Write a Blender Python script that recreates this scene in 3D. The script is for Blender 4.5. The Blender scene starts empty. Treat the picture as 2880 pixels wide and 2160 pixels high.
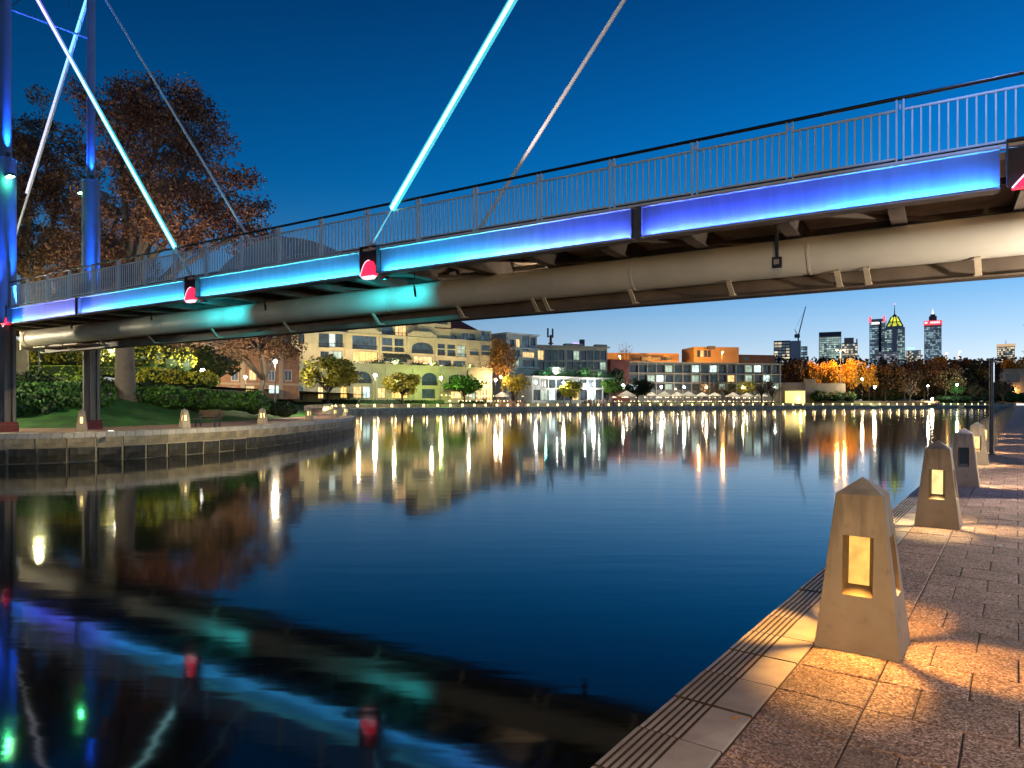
import bpy, bmesh, math, random
from mathutils import Vector, Matrix
R = math.radians
rnd = random.Random(7)
scene = bpy.context.scene
COL = scene.collection

# ------------------------------------------------------------------ camera, sky, exposure
HOR, FPX, HC = 1132.0, 1920.0, 1.47
cam_d = bpy.data.cameras.new('camera'); cam_d.lens = 24; cam_d.sensor_width = 36
cam_d.shift_y = (HOR - 1080) / 2880
cam_d.clip_start = 0.05; cam_d.clip_end = 12000
cam = bpy.data.objects.new('camera', cam_d); COL.objects.link(cam)
cam.location = (0, 0, HC); cam.rotation_euler = (R(90), 0, 0)
scene.camera = cam

world = bpy.data.worlds.new('World'); scene.world = world; world.use_nodes = True
wt = world.node_tree; wt.nodes.clear()
def wn(t): return wt.nodes.new(t)
tc = wn('ShaderNodeTexCoord'); sx = wn('ShaderNodeSeparateXYZ'); wt.links.new(tc.outputs['Generated'], sx.inputs[0])
ramp = wn('ShaderNodeValToRGB'); wt.links.new(sx.outputs['Z'], ramp.inputs['Fac'])
els = ramp.color_ramp.elements
ramp.color_ramp.interpolation = 'B_SPLINE'
SKY = [(0.0, (.80, .74, .69)), (.035, (.62, .69, .73)), (.085, (.36, .55, .74)), (.15, (.13, .37, .68)), (.24, (.004, .20, .56)),
       (.33, (.0005, .130, .43)), (.42, (.0005, .086, .305)), (.52, (.0005, .046, .185)), (.64, (.0005, .026, .11)), (.8, (.0005, .016, .07)), (1.0, (.001, .014, .06))]
els[0].position, els[0].color = SKY[0][0], (*SKY[0][1], 1)
els[1].position, els[1].color = SKY[-1][0], (*SKY[-1][1], 1)
for p, c in SKY[1:-1]:
    e = els.new(p); e.color = (*c, 1)
mr = wn('ShaderNodeMapRange'); mr.inputs['From Min'].default_value = -1; mr.inputs['From Max'].default_value = 1
mr.inputs['To Min'].default_value = .20; mr.inputs['To Max'].default_value = 1.70
wt.links.new(sx.outputs['X'], mr.inputs['Value'])
mul = wn('ShaderNodeVectorMath'); mul.operation = 'SCALE'
wt.links.new(ramp.outputs['Color'], mul.inputs[0]); wt.links.new(mr.outputs[0], mul.inputs['Scale'])
bg = wn('ShaderNodeBackground'); wo = wn('ShaderNodeOutputWorld'); bg.inputs['Strength'].default_value = 1.0
wt.links.new(mul.outputs[0], bg.inputs['Color']); wt.links.new(bg.outputs[0], wo.inputs['Surface'])

# faint afterglow of the sun that has set to the right, beyond the city
sun_d = bpy.data.lights.new('afterglow', 'SUN'); sun_d.energy = .10; sun_d.angle = R(40); sun_d.color = (1, .82, .66)
sun = bpy.data.objects.new('afterglow', sun_d); COL.objects.link(sun); sun.rotation_euler = (R(78), 0, R(130))

scene.view_settings.view_transform = 'Standard'
scene.view_settings.look = 'None'
scene.view_settings.exposure = 0; scene.view_settings.gamma = 1
scene.view_settings.use_curve_mapping = False
scene.render.engine = 'CYCLES'
scene.cycles.use_denoising = True
scene.cycles.use_adaptive_sampling = False
scene.cycles.max_bounces = 6; scene.cycles.diffuse_bounces = 3; scene.cycles.glossy_bounces = 3
scene.cycles.transparent_max_bounces = 6
scene.cycles.sample_clamp_indirect = 6
scene.cycles.sample_clamp_direct = 0
scene.cycles.caustics_reflective = False; scene.cycles.caustics_refractive = False
scene.cycles.light_sampling_threshold = 0.0

# ------------------------------------------------------------------ helpers
def at(px, D, z=0.0):
    return Vector(((px - 1440) / FPX * D, D, z))
def zat(y, D):
    return HC + (HOR - y) * D / FPX

class MB:
    def __init__(s): s.v = []; s.f = []
    def quad(s, a, b, c, d):
        n = len(s.v); s.v += [Vector(a), Vector(b), Vector(c), Vector(d)]; s.f.append((n, n+1, n+2, n+3))
    def tri(s, a, b, c):
        n = len(s.v); s.v += [Vector(a), Vector(b), Vector(c)]; s.f.append((n, n+1, n+2))
    def box(s, c, sz, ax=None):
        c = Vector(c); X, Y, Z = ax if ax else (Vector((1,0,0)), Vector((0,1,0)), Vector((0,0,1)))
        hx, hy, hz = X*(sz[0]/2), Y*(sz[1]/2), Z*(sz[2]/2)
        n = len(s.v)
        for k in (-1, 1):
            for j in (-1, 1):
                for i in (-1, 1): s.v.append(c + hx*i + hy*j + hz*k)
        for f in ((0,2,3,1),(4,5,7,6),(0,1,5,4),(2,6,7,3),(0,4,6,2),(1,3,7,5)): s.f.append(tuple(n+i for i in f))
    def bar(s, a, b, w, h, up=Vector((0,0,1))):
        a = Vector(a); b = Vector(b); d = (b-a); L = d.length; d.normalize()
        side = d.cross(up)
        if side.length < 1e-4: side = d.cross(Vector((1,0,0)))
        side.normalize(); u2 = side.cross(d)
        s.box((a+b)/2, (L, w, h), (d, side, u2))
    def tube(s, a, b, r0, r1=None, n=8, caps=True):
        r1 = r0 if r1 is None else r1
        a = Vector(a); b = Vector(b); d = (b-a).normalized()
        x = d.orthogonal().normalized(); y = d.cross(x)
        k = len(s.v)
        for p, r in ((a, r0), (b, r1)):
            for i in range(n):
                t = 2*math.pi*i/n; s.v.append(p + x*(math.cos(t)*r) + y*(math.sin(t)*r))
        for i in range(n):
            j = (i+1) % n; s.f.append((k+i, k+j, k+n+j, k+n+i))
        if caps:
            s.f.append(tuple(k+i for i in reversed(range(n)))); s.f.append(tuple(k+n+i for i in range(n)))
    def rod(s, a, b, r, n=10, seg=1.0):
        a = Vector(a); b = Vector(b); k = max(2, int((b-a).length/seg)); s.path([a.lerp(b, i/k) for i in range(k+1)], r, n)
    def path(s, pts, r, n=10):
        pts = [Vector(p) for p in pts]; k = len(s.v); x = None
        for i, p in enumerate(pts):
            d = (pts[min(i+1, len(pts)-1)] - pts[max(i-1, 0)]).normalized()
            x = d.orthogonal().normalized() if x is None else (x - d*x.dot(d)).normalized()
            y = d.cross(x); rr = r[i] if isinstance(r, (list, tuple)) else r
            for q in range(n):
                t = 2*math.pi*q/n; s.v.append(p + x*(math.cos(t)*rr) + y*(math.sin(t)*rr))
        for i in range(len(pts)-1):
            for q in range(n):
                j = (q+1) % n; s.f.append((k+i*n+q, k+i*n+j, k+(i+1)*n+j, k+(i+1)*n+q))
        s.f.append(tuple(k+q for q in reversed(range(n)))); e = k+(len(pts)-1)*n; s.f.append(tuple(e+q for q in range(n)))
    def lathe(s, prof, c=(0,0,0), n=12):
        c = Vector(c); k = len(s.v)
        for r, z in prof:
            for i in range(n):
                t = 2*math.pi*i/n; s.v.append(c + Vector((math.cos(t)*r, math.sin(t)*r, z)))
        for q in range(len(prof)-1):
            for i in range(n):
                j = (i+1) % n; s.f.append((k+q*n+i, k+q*n+j, k+(q+1)*n+j, k+(q+1)*n+i))
    def prism(s, poly, z0, z1):
        k = len(s.v); n = len(poly)
        for z in (z0, z1):
            for x, y in poly: s.v.append(Vector((x, y, z)))
        s.f.append(tuple(k+i for i in reversed(range(n)))); s.f.append(tuple(k+n+i for i in range(n)))
        for i in range(n):
            j = (i+1) % n; s.f.append((k+i, k+j, k+n+j, k+n+i))
    def sphere(s, c, r, n=12, m=7, sq=(1,1,1)):
        c = Vector(c); k = len(s.v)
        for a in range(m+1):
            th = math.pi*a/m
            for i in range(n):
                t = 2*math.pi*i/n
                s.v.append(c + Vector((math.sin(th)*math.cos(t)*r*sq[0], math.sin(th)*math.sin(t)*r*sq[1], math.cos(th)*r*sq[2])))
        for a in range(m):
            for i in range(n):
                j = (i+1) % n; s.f.append((k+a*n+i, k+(a+1)*n+i, k+(a+1)*n+j, k+a*n+j))
    def leaf(s, p, size, r):
        # one bent leaf of two triangles
        d = Vector((r.gauss(0,1), r.gauss(0,1), r.gauss(0,1)*.8)).normalized()
        e = d.orthogonal().normalized(); q = Matrix.Rotation(r.uniform(0, 6.28), 3, d); e = q @ e
        L = size*r.uniform(.7, 1.3); W = L*.42
        s.quad(p - e*L*.5, p + d.cross(e)*W, p + e*L*.5, p - d.cross(e)*W)

def wloc(o):
    v = Vector((0,0,0))
    while o is not None: v = v + o.location; o = o.parent
    return v
def mesh_of(name, mb, mat, off=Vector((0,0,0)), smooth=False):
    me = bpy.data.meshes.new(name)
    me.from_pydata([(v - off)[:] for v in mb.v], [], mb.f)
    if mat: me.materials.append(mat)
    if smooth:
        me.polygons.foreach_set('use_smooth', [True]*len(me.polygons))
    me.update()
    return me
def link(name, mb, mat, parent=None, smooth=False, fix=True, kind=None, loc=None):
    """verts of mb are in world space; origin goes to the parent's place (or to loc)"""
    base = wloc(parent) if parent else Vector((0,0,0))
    org = Vector(loc) if loc is not None else base
    me = mesh_of(name, mb, mat, org, smooth)
    if fix:
        bm = bmesh.new(); bm.from_mesh(me); bmesh.ops.recalc_face_normals(bm, faces=bm.faces); bm.to_mesh(me); bm.free()
    o = bpy.data.objects.new(name, me); COL.objects.link(o)
    o.parent = parent; o.location = org - base
    if kind: o['kind'] = kind
    return o
def place(name, me, parent, loc, rz=0, sc=None):
    """loc in the parent's space"""
    o = bpy.data.objects.new(name, me); COL.objects.link(o); o.parent = parent
    o.location = loc; o.rotation_euler = (0, 0, rz)
    if sc: o.scale = sc
    return o
def tag(o, label=None, cat=None, group=None, kind=None):
    if label: o['label'] = label
    if cat: o['category'] = cat
    if group: o['group'] = group
    if kind: o['kind'] = kind
    return o
def thing(name, label, cat, loc=(0,0,0), group=None, rz=0):
    o = bpy.data.objects.new(name, None); COL.objects.link(o); o.location = loc; o.rotation_euler = (0,0,rz)
    o.empty_display_size = .2
    return tag(o, label, cat, group)
def copy_tree(o, parent=None):
    c = o.copy(); COL.objects.link(c); c.parent = parent
    for ch in list(o.children): copy_tree(ch, c)
    return c
def lamp(kind, name, parent, loc, energy, color, size=.05, aim=None, spot=None, size_y=None, blend=.5):
    d = bpy.data.lights.new(name, kind); d.energy = energy; d.color = color
    if kind == 'AREA':
        d.shape = 'RECTANGLE'; d.size = size; d.size_y = size_y
    else: d.shadow_soft_size = size
    if kind == 'SPOT': d.spot_size = R(spot); d.spot_blend = blend
    o = bpy.data.objects.new(name, d); COL.objects.link(o); o.parent = parent
    o.location = Vector(loc) - (wloc(parent) if parent else Vector((0,0,0)))
    if aim is not None: o.rotation_euler = (Vector(aim) - Vector(loc)).to_track_quat('-Z', 'Y').to_euler()
    return o

# ------------------------------------------------------------------ materials
MATS = {}
def M(name, col, rough=.7, var=.25, scale=3.0, metal=0.0, bump=0.0, island=0.0, objrand=0.0, spec=.4, col2=None, detail=4, stretch=None, bscale=None):
    if name in MATS: return MATS[name]
    m = bpy.data.materials.new(name); m.use_nodes = True; nt = m.node_tree; b = nt.nodes['Principled BSDF']
    b.inputs['Roughness'].default_value = rough; b.inputs['Metallic'].default_value = metal
    b.inputs['Specular IOR Level'].default_value = spec
    tcn = nt.nodes.new('ShaderNodeTexCoord'); src = tcn.outputs['Object']
    if stretch:
        mp = nt.nodes.new('ShaderNodeMapping'); mp.inputs['Scale'].default_value = stretch; nt.links.new(src, mp.inputs[0]); src = mp.outputs[0]
    nz = nt.nodes.new('ShaderNodeTexNoise'); nz.inputs['Scale'].default_value = scale; nz.inputs['Detail'].default_value = detail
    nt.links.new(src, nz.inputs['Vector'])
    mix = nt.nodes.new('ShaderNodeMix'); mix.data_type = 'RGBA'
    c2 = col2 if col2 else tuple(c*(1-var) for c in col); c1 = col if col2 else tuple(min(1, c*(1+var)) for c in col)
    mix.inputs['A'].default_value = (*c1, 1); mix.inputs['B'].default_value = (*c2, 1)
    mrn = nt.nodes.new('ShaderNodeMapRange'); mrn.inputs['From Min'].default_value = .32; mrn.inputs['From Max'].default_value = .68
    nt.links.new(nz.outputs['Fac'], mrn.inputs['Value']); nt.links.new(mrn.outputs[0], mix.inputs['Factor'])
    out = mix.outputs['Result']
    for amt, sock in ((island, 'isl'), (objrand, 'obj')):
        if amt:
            if sock == 'isl': g = nt.nodes.new('ShaderNodeNewGeometry'); rs = g.outputs['Random Per Island']
            else: g = nt.nodes.new('ShaderNodeObjectInfo'); rs = g.outputs['Random']
            hs = nt.nodes.new('ShaderNodeMapRange'); hs.inputs['To Min'].default_value = 1-amt; hs.inputs['To Max'].default_value = 1+amt
            nt.links.new(rs, hs.inputs['Value'])
            vm = nt.nodes.new('ShaderNodeVectorMath'); vm.operation = 'SCALE'
            nt.links.new(out, vm.inputs[0]); nt.links.new(hs.outputs[0], vm.inputs['Scale']); out = vm.outputs[0]
    nt.links.new(out, b.inputs['Base Color'])
    if bump:
        bp = nt.nodes.new('ShaderNodeBump'); bp.inputs['Strength'].default_value = bump; bp.inputs['Distance'].default_value = .02
        n2 = nz
        if bscale:
            n2 = nt.nodes.new('ShaderNodeTexNoise'); n2.inputs['Scale'].default_value = bscale; nt.links.new(src, n2.inputs['Vector'])
        nt.links.new(n2.outputs['Fac'], bp.inputs['Height']); nt.links.new(bp.outputs[0], b.inputs['Normal'])
    MATS[name] = m; return m
def E(name, col, strength, base=(.5,.5,.5), var=0.0, scale=2.0, objrand=0.0):
    if name in MATS: return MATS[name]
    m = bpy.data.materials.new(name); m.use_nodes = True; nt = m.node_tree; b = nt.nodes['Principled BSDF']
    b.inputs['Base Color'].default_value = (*base, 1); b.inputs['Roughness'].default_value = .4
    b.inputs['Emission Color'].default_value = (*col, 1); b.inputs['Emission Strength'].default_value = strength
    if strength < 20: m.cycles.emission_sampling = 'NONE'   # found by bounced rays; keeps the many weak emitters out of direct sampling
    if var or objrand:
        nz = nt.nodes.new('ShaderNodeTexNoise'); nz.inputs['Scale'].default_value = scale
        t = nt.nodes.new('ShaderNodeTexCoord'); nt.links.new(t.outputs['Object'], nz.inputs['Vector'])
        r = nt.nodes.new('ShaderNodeMapRange'); r.inputs['From Min'].default_value = .3; r.inputs['From Max'].default_value = .7
        r.inputs['To Min'].default_value = strength*(1-var); r.inputs['To Max'].default_value = strength*(1+var)
        nt.links.new(nz.outputs['Fac'], r.inputs['Value']); o = r.outputs[0]
        if objrand:
            g = nt.nodes.new('ShaderNodeNewGeometry'); r2 = nt.nodes.new('ShaderNodeMapRange')
            r2.inputs['To Min'].default_value = 1-objrand; r2.inputs['To Max'].default_value = 1+objrand
            nt.links.new(g.outputs['Random Per Island'], r2.inputs['Value'])
            mm = nt.nodes.new('ShaderNodeMath'); mm.operation = 'MULTIPLY'; nt.links.new(o, mm.inputs[0]); nt.links.new(r2.outputs[0], mm.inputs[1]); o = mm.outputs[0]
        nt.links.new(o, b.inputs['Emission Strength'])
    MATS[name] = m; return m
def leafmat(name, col, col2, island=.55, scale=.35):
    m = M(name, col, rough=.6, col2=col2, scale=scale, island=island, spec=.25)
    return m

STEEL_GREY = M('painted grey steel', (.60, .66, .66), .45, .12, 2.5, spec=.5)
STEEL_DARK = M('dark steel', (.018, .02, .024), .5, .3, 2)
HANDRAIL = M('black handrail', (.012, .012, .014), .35, .2, 3)
GIRDER_W = M('darkened blue girder web', (.14, .19, .33), .5, .10, 1.2, stretch=(6, 6, .8))  # dark blue put into the web colour to keep warm lamplight off it
FLANGE = M('grey flange paint', (.40, .40, .40), .5, .12, 1.2)
PIPE_M = M('pale pipe paint', (.62, .59, .50), .5, .16, .9, bump=.04, col2=(.50, .475, .41), detail=7)
UNDER = M('brown deck underside', (.60, .46, .32), .7, .3, 1.4)
CHANNEL = M('weathered channel steel', (.12, .09, .065), .6, .4, 1.0)
STRAP = M('tan strap', (.55, .46, .33), .6, .15, 3)
MAST_M = M('mast paint', (.10, .14, .24), .4, .1, 1.5)
def bollard_concrete():
    m = M('bollard concrete', (.42, .35, .25), .85, .16, 4, bump=.14, bscale=110, col2=(.33, .275, .20), detail=9); nt = m.node_tree; b = nt.nodes['Principled BSDF']
    src = b.inputs['Base Color'].links[0].from_socket; tcn = nt.nodes.new('ShaderNodeTexCoord')
    mp = nt.nodes.new('ShaderNodeMapping'); mp.inputs['Scale'].default_value = (14, 14, 1.1); nt.links.new(tcn.outputs['Object'], mp.inputs[0])
    n1 = nt.nodes.new('ShaderNodeTexNoise'); n1.inputs['Scale'].default_value = 1.6; n1.inputs['Detail'].default_value = 7; nt.links.new(mp.outputs[0], n1.inputs['Vector'])
    sp = nt.nodes.new('ShaderNodeSeparateXYZ'); nt.links.new(tcn.outputs['Object'], sp.inputs[0])
    # run-off stains under the cap, splash dirt in patches at the foot
    up = nt.nodes.new('ShaderNodeMapRange'); up.inputs['From Min'].default_value = .45; up.inputs['From Max'].default_value = .95; nt.links.new(sp.outputs['Z'], up.inputs['Value'])
    ad = nt.nodes.new('ShaderNodeMath'); ad.operation = 'MULTIPLY_ADD'; ad.inputs[1].default_value = .34; nt.links.new(up.outputs[0], ad.inputs[0]); nt.links.new(n1.outputs['Fac'], ad.inputs[2])
    st = nt.nodes.new('ShaderNodeMapRange'); st.inputs['From Min'].default_value = .60; st.inputs['From Max'].default_value = .86; nt.links.new(ad.outputs[0], st.inputs['Value'])
    n2 = nt.nodes.new('ShaderNodeTexNoise'); n2.inputs['Scale'].default_value = 16; n2.inputs['Detail'].default_value = 8; nt.links.new(tcn.outputs['Object'], n2.inputs['Vector'])
    lo = nt.nodes.new('ShaderNodeMapRange'); lo.inputs['From Min'].default_value = .12; lo.inputs['From Max'].default_value = 0; nt.links.new(sp.outputs['Z'], lo.inputs['Value'])
    ml = nt.nodes.new('ShaderNodeMath'); ml.operation = 'MULTIPLY'; nt.links.new(lo.outputs[0], ml.inputs[0]); nt.links.new(n2.outputs['Fac'], ml.inputs[1])
    n3 = nt.nodes.new('ShaderNodeMapRange'); n3.inputs['From Min'].default_value = .60; n3.inputs['From Max'].default_value = .72; n3.inputs['To Max'].default_value = .45; nt.links.new(n2.outputs['Fac'], n3.inputs['Value'])
    mx = nt.nodes.new('ShaderNodeMath'); mx.operation = 'MAXIMUM'; nt.links.new(st.outputs[0], mx.inputs[0]); nt.links.new(ml.outputs[0], mx.inputs[1])
    mx2 = nt.nodes.new('ShaderNodeMath'); mx2.operation = 'MAXIMUM'; nt.links.new(mx.outputs[0], mx2.inputs[0]); nt.links.new(n3.outputs[0], mx2.inputs[1])
    sc = nt.nodes.new('ShaderNodeMath'); sc.operation = 'MULTIPLY'; sc.inputs[1].default_value = .55; nt.links.new(mx2.outputs[0], sc.inputs[0])
    mix = nt.nodes.new('ShaderNodeMix'); mix.data_type = 'RGBA'; nt.links.new(sc.outputs[0], mix.inputs['Factor']); nt.links.new(src, mix.inputs['A']); mix.inputs['B'].default_value = (.12, .105, .085, 1)
    nt.links.new(mix.outputs['Result'], b.inputs['Base Color']); return m
CONC = bollard_concrete()
CONC_OLD = M('plain concrete', (.40, .335, .235), .85, .16, 5, bump=.25, bscale=60, col2=(.29, .245, .175), detail=8, stretch=(1, 1, .35))
CONC_CAP = M('bollard cap concrete', (.33, .32, .31), .85, .25, 7, bump=.3, bscale=60, col2=(.17, .165, .16), detail=8)
COPE = M('coping concrete', (.40, .355, .33), .8, .2, 4, bump=.25, bscale=70, col2=(.26, .235, .225), objrand=.16, detail=8)
QSTONE = M('quay stone', (.42, .34, .20), .85, .3, 2.2, bump=.9, bscale=7, objrand=.25, col2=(.20, .175, .12), detail=8)
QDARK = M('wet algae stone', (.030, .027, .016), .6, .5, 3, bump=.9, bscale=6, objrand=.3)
QCOPE = M('quay coping stone', (.40, .38, .33), .8, .2, 4, bump=.3, bscale=20, objrand=.16)
MORTAR = M('pale mortar', (.36, .31, .22), .9, .2, 6)
JOINT = M('dark joint sand', (.05, .038, .032), .95, .3, 30)
PATH = M('terracotta path paving', (.30, .165, .115), .8, .2, 3, bump=.1, bscale=12)
LAWN = M('mown lawn', (.04, .17, .016), .9, .35, 1.2, bump=.8, bscale=60, col2=(.016, .075, .008), detail=8)
EARTH = M('planted slope', (.045, .085, .016), .95, .4, .6, col2=(.025, .04, .012), bump=.4, bscale=8)

def aggregate():
    m = bpy.data.materials.new('exposed aggregate paving'); m.use_nodes = True; nt = m.node_tree; b = nt.nodes['Principled BSDF']
    b.inputs['Roughness'].default_value = .75; b.inputs['Specular IOR Level'].default_value = .35
    t = nt.nodes.new('ShaderNodeTexCoord')
    g0 = nt.nodes.new('ShaderNodeNewGeometry')
    vo = nt.nodes.new('ShaderNodeTexVoronoi'); vo.inputs['Scale'].default_value = 105; nt.links.new(g0.outputs['Position'], vo.inputs['Vector'])
    rp = nt.nodes.new('ShaderNodeValToRGB'); e = rp.color_ramp.elements
    sep = nt.nodes.new('ShaderNodeSeparateColor'); nt.links.new(vo.outputs['Color'], sep.inputs[0]); nt.links.new(sep.outputs[0], rp.inputs['Fac'])
    e[0].position = 0; e[0].color = (.075, .045, .035, 1); e[1].position = 1; e[1].color = (.62, .50, .43, 1)
    for p, c in ((.25, (.18, .105, .085)), (.55, (.33, .205, .165)), (.8, (.42, .29, .24))):
        x = e.new(p); x.color = (*c, 1)
    nz = nt.nodes.new('ShaderNodeTexNoise'); nz.inputs['Scale'].default_value = 3.2; nz.inputs['Detail'].default_value = 6; nt.links.new(g0.outputs['Position'], nz.inputs['Vector'])
    r = nt.nodes.new('ShaderNodeMapRange'); r.inputs['From Min'].default_value = .3; r.inputs['From Max'].default_value = .7; r.inputs['To Min'].default_value = .72; r.inputs['To Max'].default_value = 1.2
    nt.links.new(nz.outputs['Fac'], r.inputs['Value'])
    oi = nt.nodes.new('ShaderNodeObjectInfo'); r2 = nt.nodes.new('ShaderNodeMapRange'); r2.inputs['To Min'].default_value = .82; r2.inputs['To Max'].default_value = 1.15
    nt.links.new(oi.outputs['Random'], r2.inputs['Value'])
    mm = nt.nodes.new('ShaderNodeMath'); mm.operation = 'MULTIPLY'; nt.links.new(r.outputs[0], mm.inputs[0]); nt.links.new(r2.outputs[0], mm.inputs[1])
    vm = nt.nodes.new('ShaderNodeVectorMath'); vm.operation = 'SCALE'; nt.links.new(rp.outputs['Color'], vm.inputs[0]); nt.links.new(mm.outputs[0], vm.inputs['Scale'])
    ns = nt.nodes.new('ShaderNodeTexNoise'); ns.inputs['Scale'].default_value = 1.1; ns.inputs['Detail'].default_value = 9; ns.inputs['Roughness'].default_value = .62; nt.links.new(g0.outputs['Position'], ns.inputs['Vector'])
    rs = nt.nodes.new('ShaderNodeMapRange'); rs.inputs['From Min'].default_value = .50; rs.inputs['From Max'].default_value = .66; rs.inputs['To Max'].default_value = .5; nt.links.new(ns.outputs['Fac'], rs.inputs['Value'])
    mst = nt.nodes.new('ShaderNodeMix'); mst.data_type = 'RGBA'; nt.links.new(rs.outputs[0], mst.inputs['Factor']); nt.links.new(vm.outputs[0], mst.inputs['A']); mst.inputs['B'].default_value = (.10, .078, .068, 1)
    nt.links.new(mst.outputs['Result'], b.inputs['Base Color'])
    bp = nt.nodes.new('ShaderNodeBump'); bp.inputs['Strength'].default_value = .5; bp.inputs['Distance'].default_value = .006
    nt.links.new(vo.outputs['Distance'], bp.inputs['Height']); nt.links.new(bp.outputs[0], b.inputs['Normal'])
    return m
AGG = aggregate()

def water_mat():
    m = bpy.data.materials.new('still river water'); m.use_nodes = True; nt = m.node_tree; b = nt.nodes['Principled BSDF']
    b.inputs['Base Color'].default_value = (.0012, .004, .006, 1); b.inputs['Roughness'].default_value = .062; b.inputs['IOR'].default_value = 1.42
    b.inputs['Specular IOR Level'].default_value = .5
    t = nt.nodes.new('ShaderNodeTexCoord'); mp = nt.nodes.new('ShaderNodeMapping'); mp.inputs['Scale'].default_value = (.45, 1.9, 1)
    nt.links.new(t.outputs['Object'], mp.inputs[0])
    n1 = nt.nodes.new('ShaderNodeTexNoise'); n1.inputs['Scale'].default_value = .9; n1.inputs['Detail'].default_value = 3; nt.links.new(mp.outputs[0], n1.inputs['Vector'])
    bp = nt.nodes.new('ShaderNodeBump'); bp.inputs['Strength'].default_value = .06; bp.inputs['Distance'].default_value = .05
    nt.links.new(n1.outputs['Fac'], bp.inputs['Height']); nt.links.new(bp.outputs[0], b.inputs['Normal'])
    return m
WATER = water_mat()

# ------------------------------------------------------------------ large structure: water, land
WZ = -1.2
mb = MB(); mb.quad((-3500, -600, WZ), (3500, -600, WZ), (3500, 5000, WZ), (-3500, 5000, WZ))
tag(link('water', mb, WATER), kind='structure')

SHORE = [(-90, 25.5, 0, 1), (-40, 27.2, 0, 1), (-28, 28.2, -.15, .98), (-21.75, 29.3, -.3, .95), (-19, 30.9, -.5, .87), (-16.9, 34.2, -.75, .66), (-15.1, 39.4, -.9, .44),
         (-14.4, 45.8, -.97, .2), (-14.2, 55, -.98, .15), (-14.9, 64, -.95, .3), (-16.6, 70, -.85, .5), (-20, 76, -.8, .6), (-24, 92, -.9, .4), (-31, 120, -1, .1), (-36, 138, -1, .25),
         (-37.5, 152, -.8, .6), (-33.96, 161.0, -.5, .87), (-22.00, 176.0, -.4, .92), (-4.21, 202.0, -.4, .92), (19.33, 232.0, -.3, .95), (48.00, 256.0, -.2, .98), (79.92, 274.0, 0, 1), (114.79, 290.0, 0, 1),
         (171.15, 310.0, 0, 1), (220.99, 332.0, .1, 1), (262, 352, .3, .95)]
def smooth_shore(n=6):
    P = [Vector((a, b)) for a, b, _, _ in SHORE]; O = [Vector((c, d)).normalized() for _, _, c, d in SHORE]
    out = []
    for i in range(len(P)-1):
        p0, p1, p2, p3 = P[max(i-1, 0)], P[i], P[i+1], P[min(i+2, len(P)-1)]
        for k in range(n):
            t = k/n
            q = .5*((2*p1) + (p2-p0)*t + (2*p0-5*p1+4*p2-p3)*t*t + (3*p1-p0-3*p2+p3)*t**3)
            out.append((q, (O[i]*(1-t)+O[i+1]*t).normalized(), i+t))
    out.append((P[-1], O[-1], len(P)-1)); return out
SH = smooth_shore()
PROF_L = [(0, .13), (4.2, .13), (4.6, .2), (8, .8), (11, 1.7), (14, 2.4), (18, 2.9), (40, 3.3), (120, 3.6), (400, 4), (3500, 4)]
PROF_F = [(0, .13), (5, .13), (5.3, .95), (8, 1.05), (11, 1.15), (14, 1.3), (20, 1.5), (40, 2), (120, 3), (400, 4), (3500, 4)]
def prof(p, d):
    for (a, za), (b, zb) in zip(p, p[1:]):
        if d <= b: return za + (zb-za)*(d-a)/(b-a)
    return p[-1][1]
def fw(i): return min(1, max(0, (i-11)/3))
def ground_z(x, y):
    q = Vector((x, y)); best = min(SH, key=lambda s: (s[0]-q).length_squared)
    d = (best[0]-q).length; w = fw(best[2])
    return prof(PROF_L, d)*(1-w) + prof(PROF_F, d)*w
OFF_L = [0, .45, 4.2, 4.6, 8, 11, 14, 18, 40, 120, 400, 3500]
def land_strip(name, k0, k1, mat, off=0.0):
    m = MB(); k = 0
    offs = OFF_L[k0:k1+1]
    for (p, o, i) in SH:
        w = fw(i)
        for d in offs:
            dd = d
            q = p + o*dd; z = prof(PROF_L, d)*(1-w) + prof(PROF_F, d)*w
            m.v.append(Vector((q.x, q.y, z+off)))
    n = len(offs)
    for a in range(len(SH)-1):
        for b in range(n-1):
            m.f.append((a*n+b, (a+1)*n+b, (a+1)*n+b+1, a*n+b+1))
    o = link(name, m, mat, smooth=False); o['kind'] = 'structure'; return o
land_strip('path', 1, 3, PATH)
land_strip('lawn', 3, 5, LAWN)
land_strip('ground', 5, 11, EARTH)

# promenade on the right, in its own axes: u along the quay, v inland
DU = Vector((.5946, .804, 0)); DV = Vector((.804, -.5946, 0)); E0 = Vector((-1.119, .8277, 0))
ANG = math.atan2(DU.y, DU.x)
def PV(u, v, z=0.0): return E0 + DU*u + DV*v + Vector((0, 0, z))
def seen(p):
    if p.y < .5: return False
    px = 1440 + FPX*p.x/p.y; y = HOR + (HC - p.z)*FPX/p.y
    return -60 < px < 2960 and -40 < y < 2230
mb = MB()
mb.quad(PV(-25, .02, -.0095), PV(430, .02, -.0095), PV(430, 9, -.0095), PV(-25, 9, -.0095))
prom = link('promenade', mb, JOINT, loc=PV(0, 0)); prom['kind'] = 'structure'
mb = MB(); mb.quad(PV(56, .4, 0), PV(430, .4, 0), PV(430, 8.5, 0), PV(56, 8.5, 0)); mb.quad(PV(-25, 6.4, 0), PV(56, 6.4, 0), PV(56, 8.5, 0), PV(-25, 8.5, 0))
tag(link('path', mb, AGG), kind='structure')
mb = MB(); mb.quad(PV(-25, 8.5, .01), PV(430, 8.5, .01), PV(430, 60, .3), PV(-25, 60, .3)); mb.quad(PV(-25, 60, .3), PV(430, 60, .3), PV(430, 1500, .5), PV(-25, 1500, .5))
tag(link('lawn', mb, LAWN), kind='structure')
mb = MB()
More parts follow.
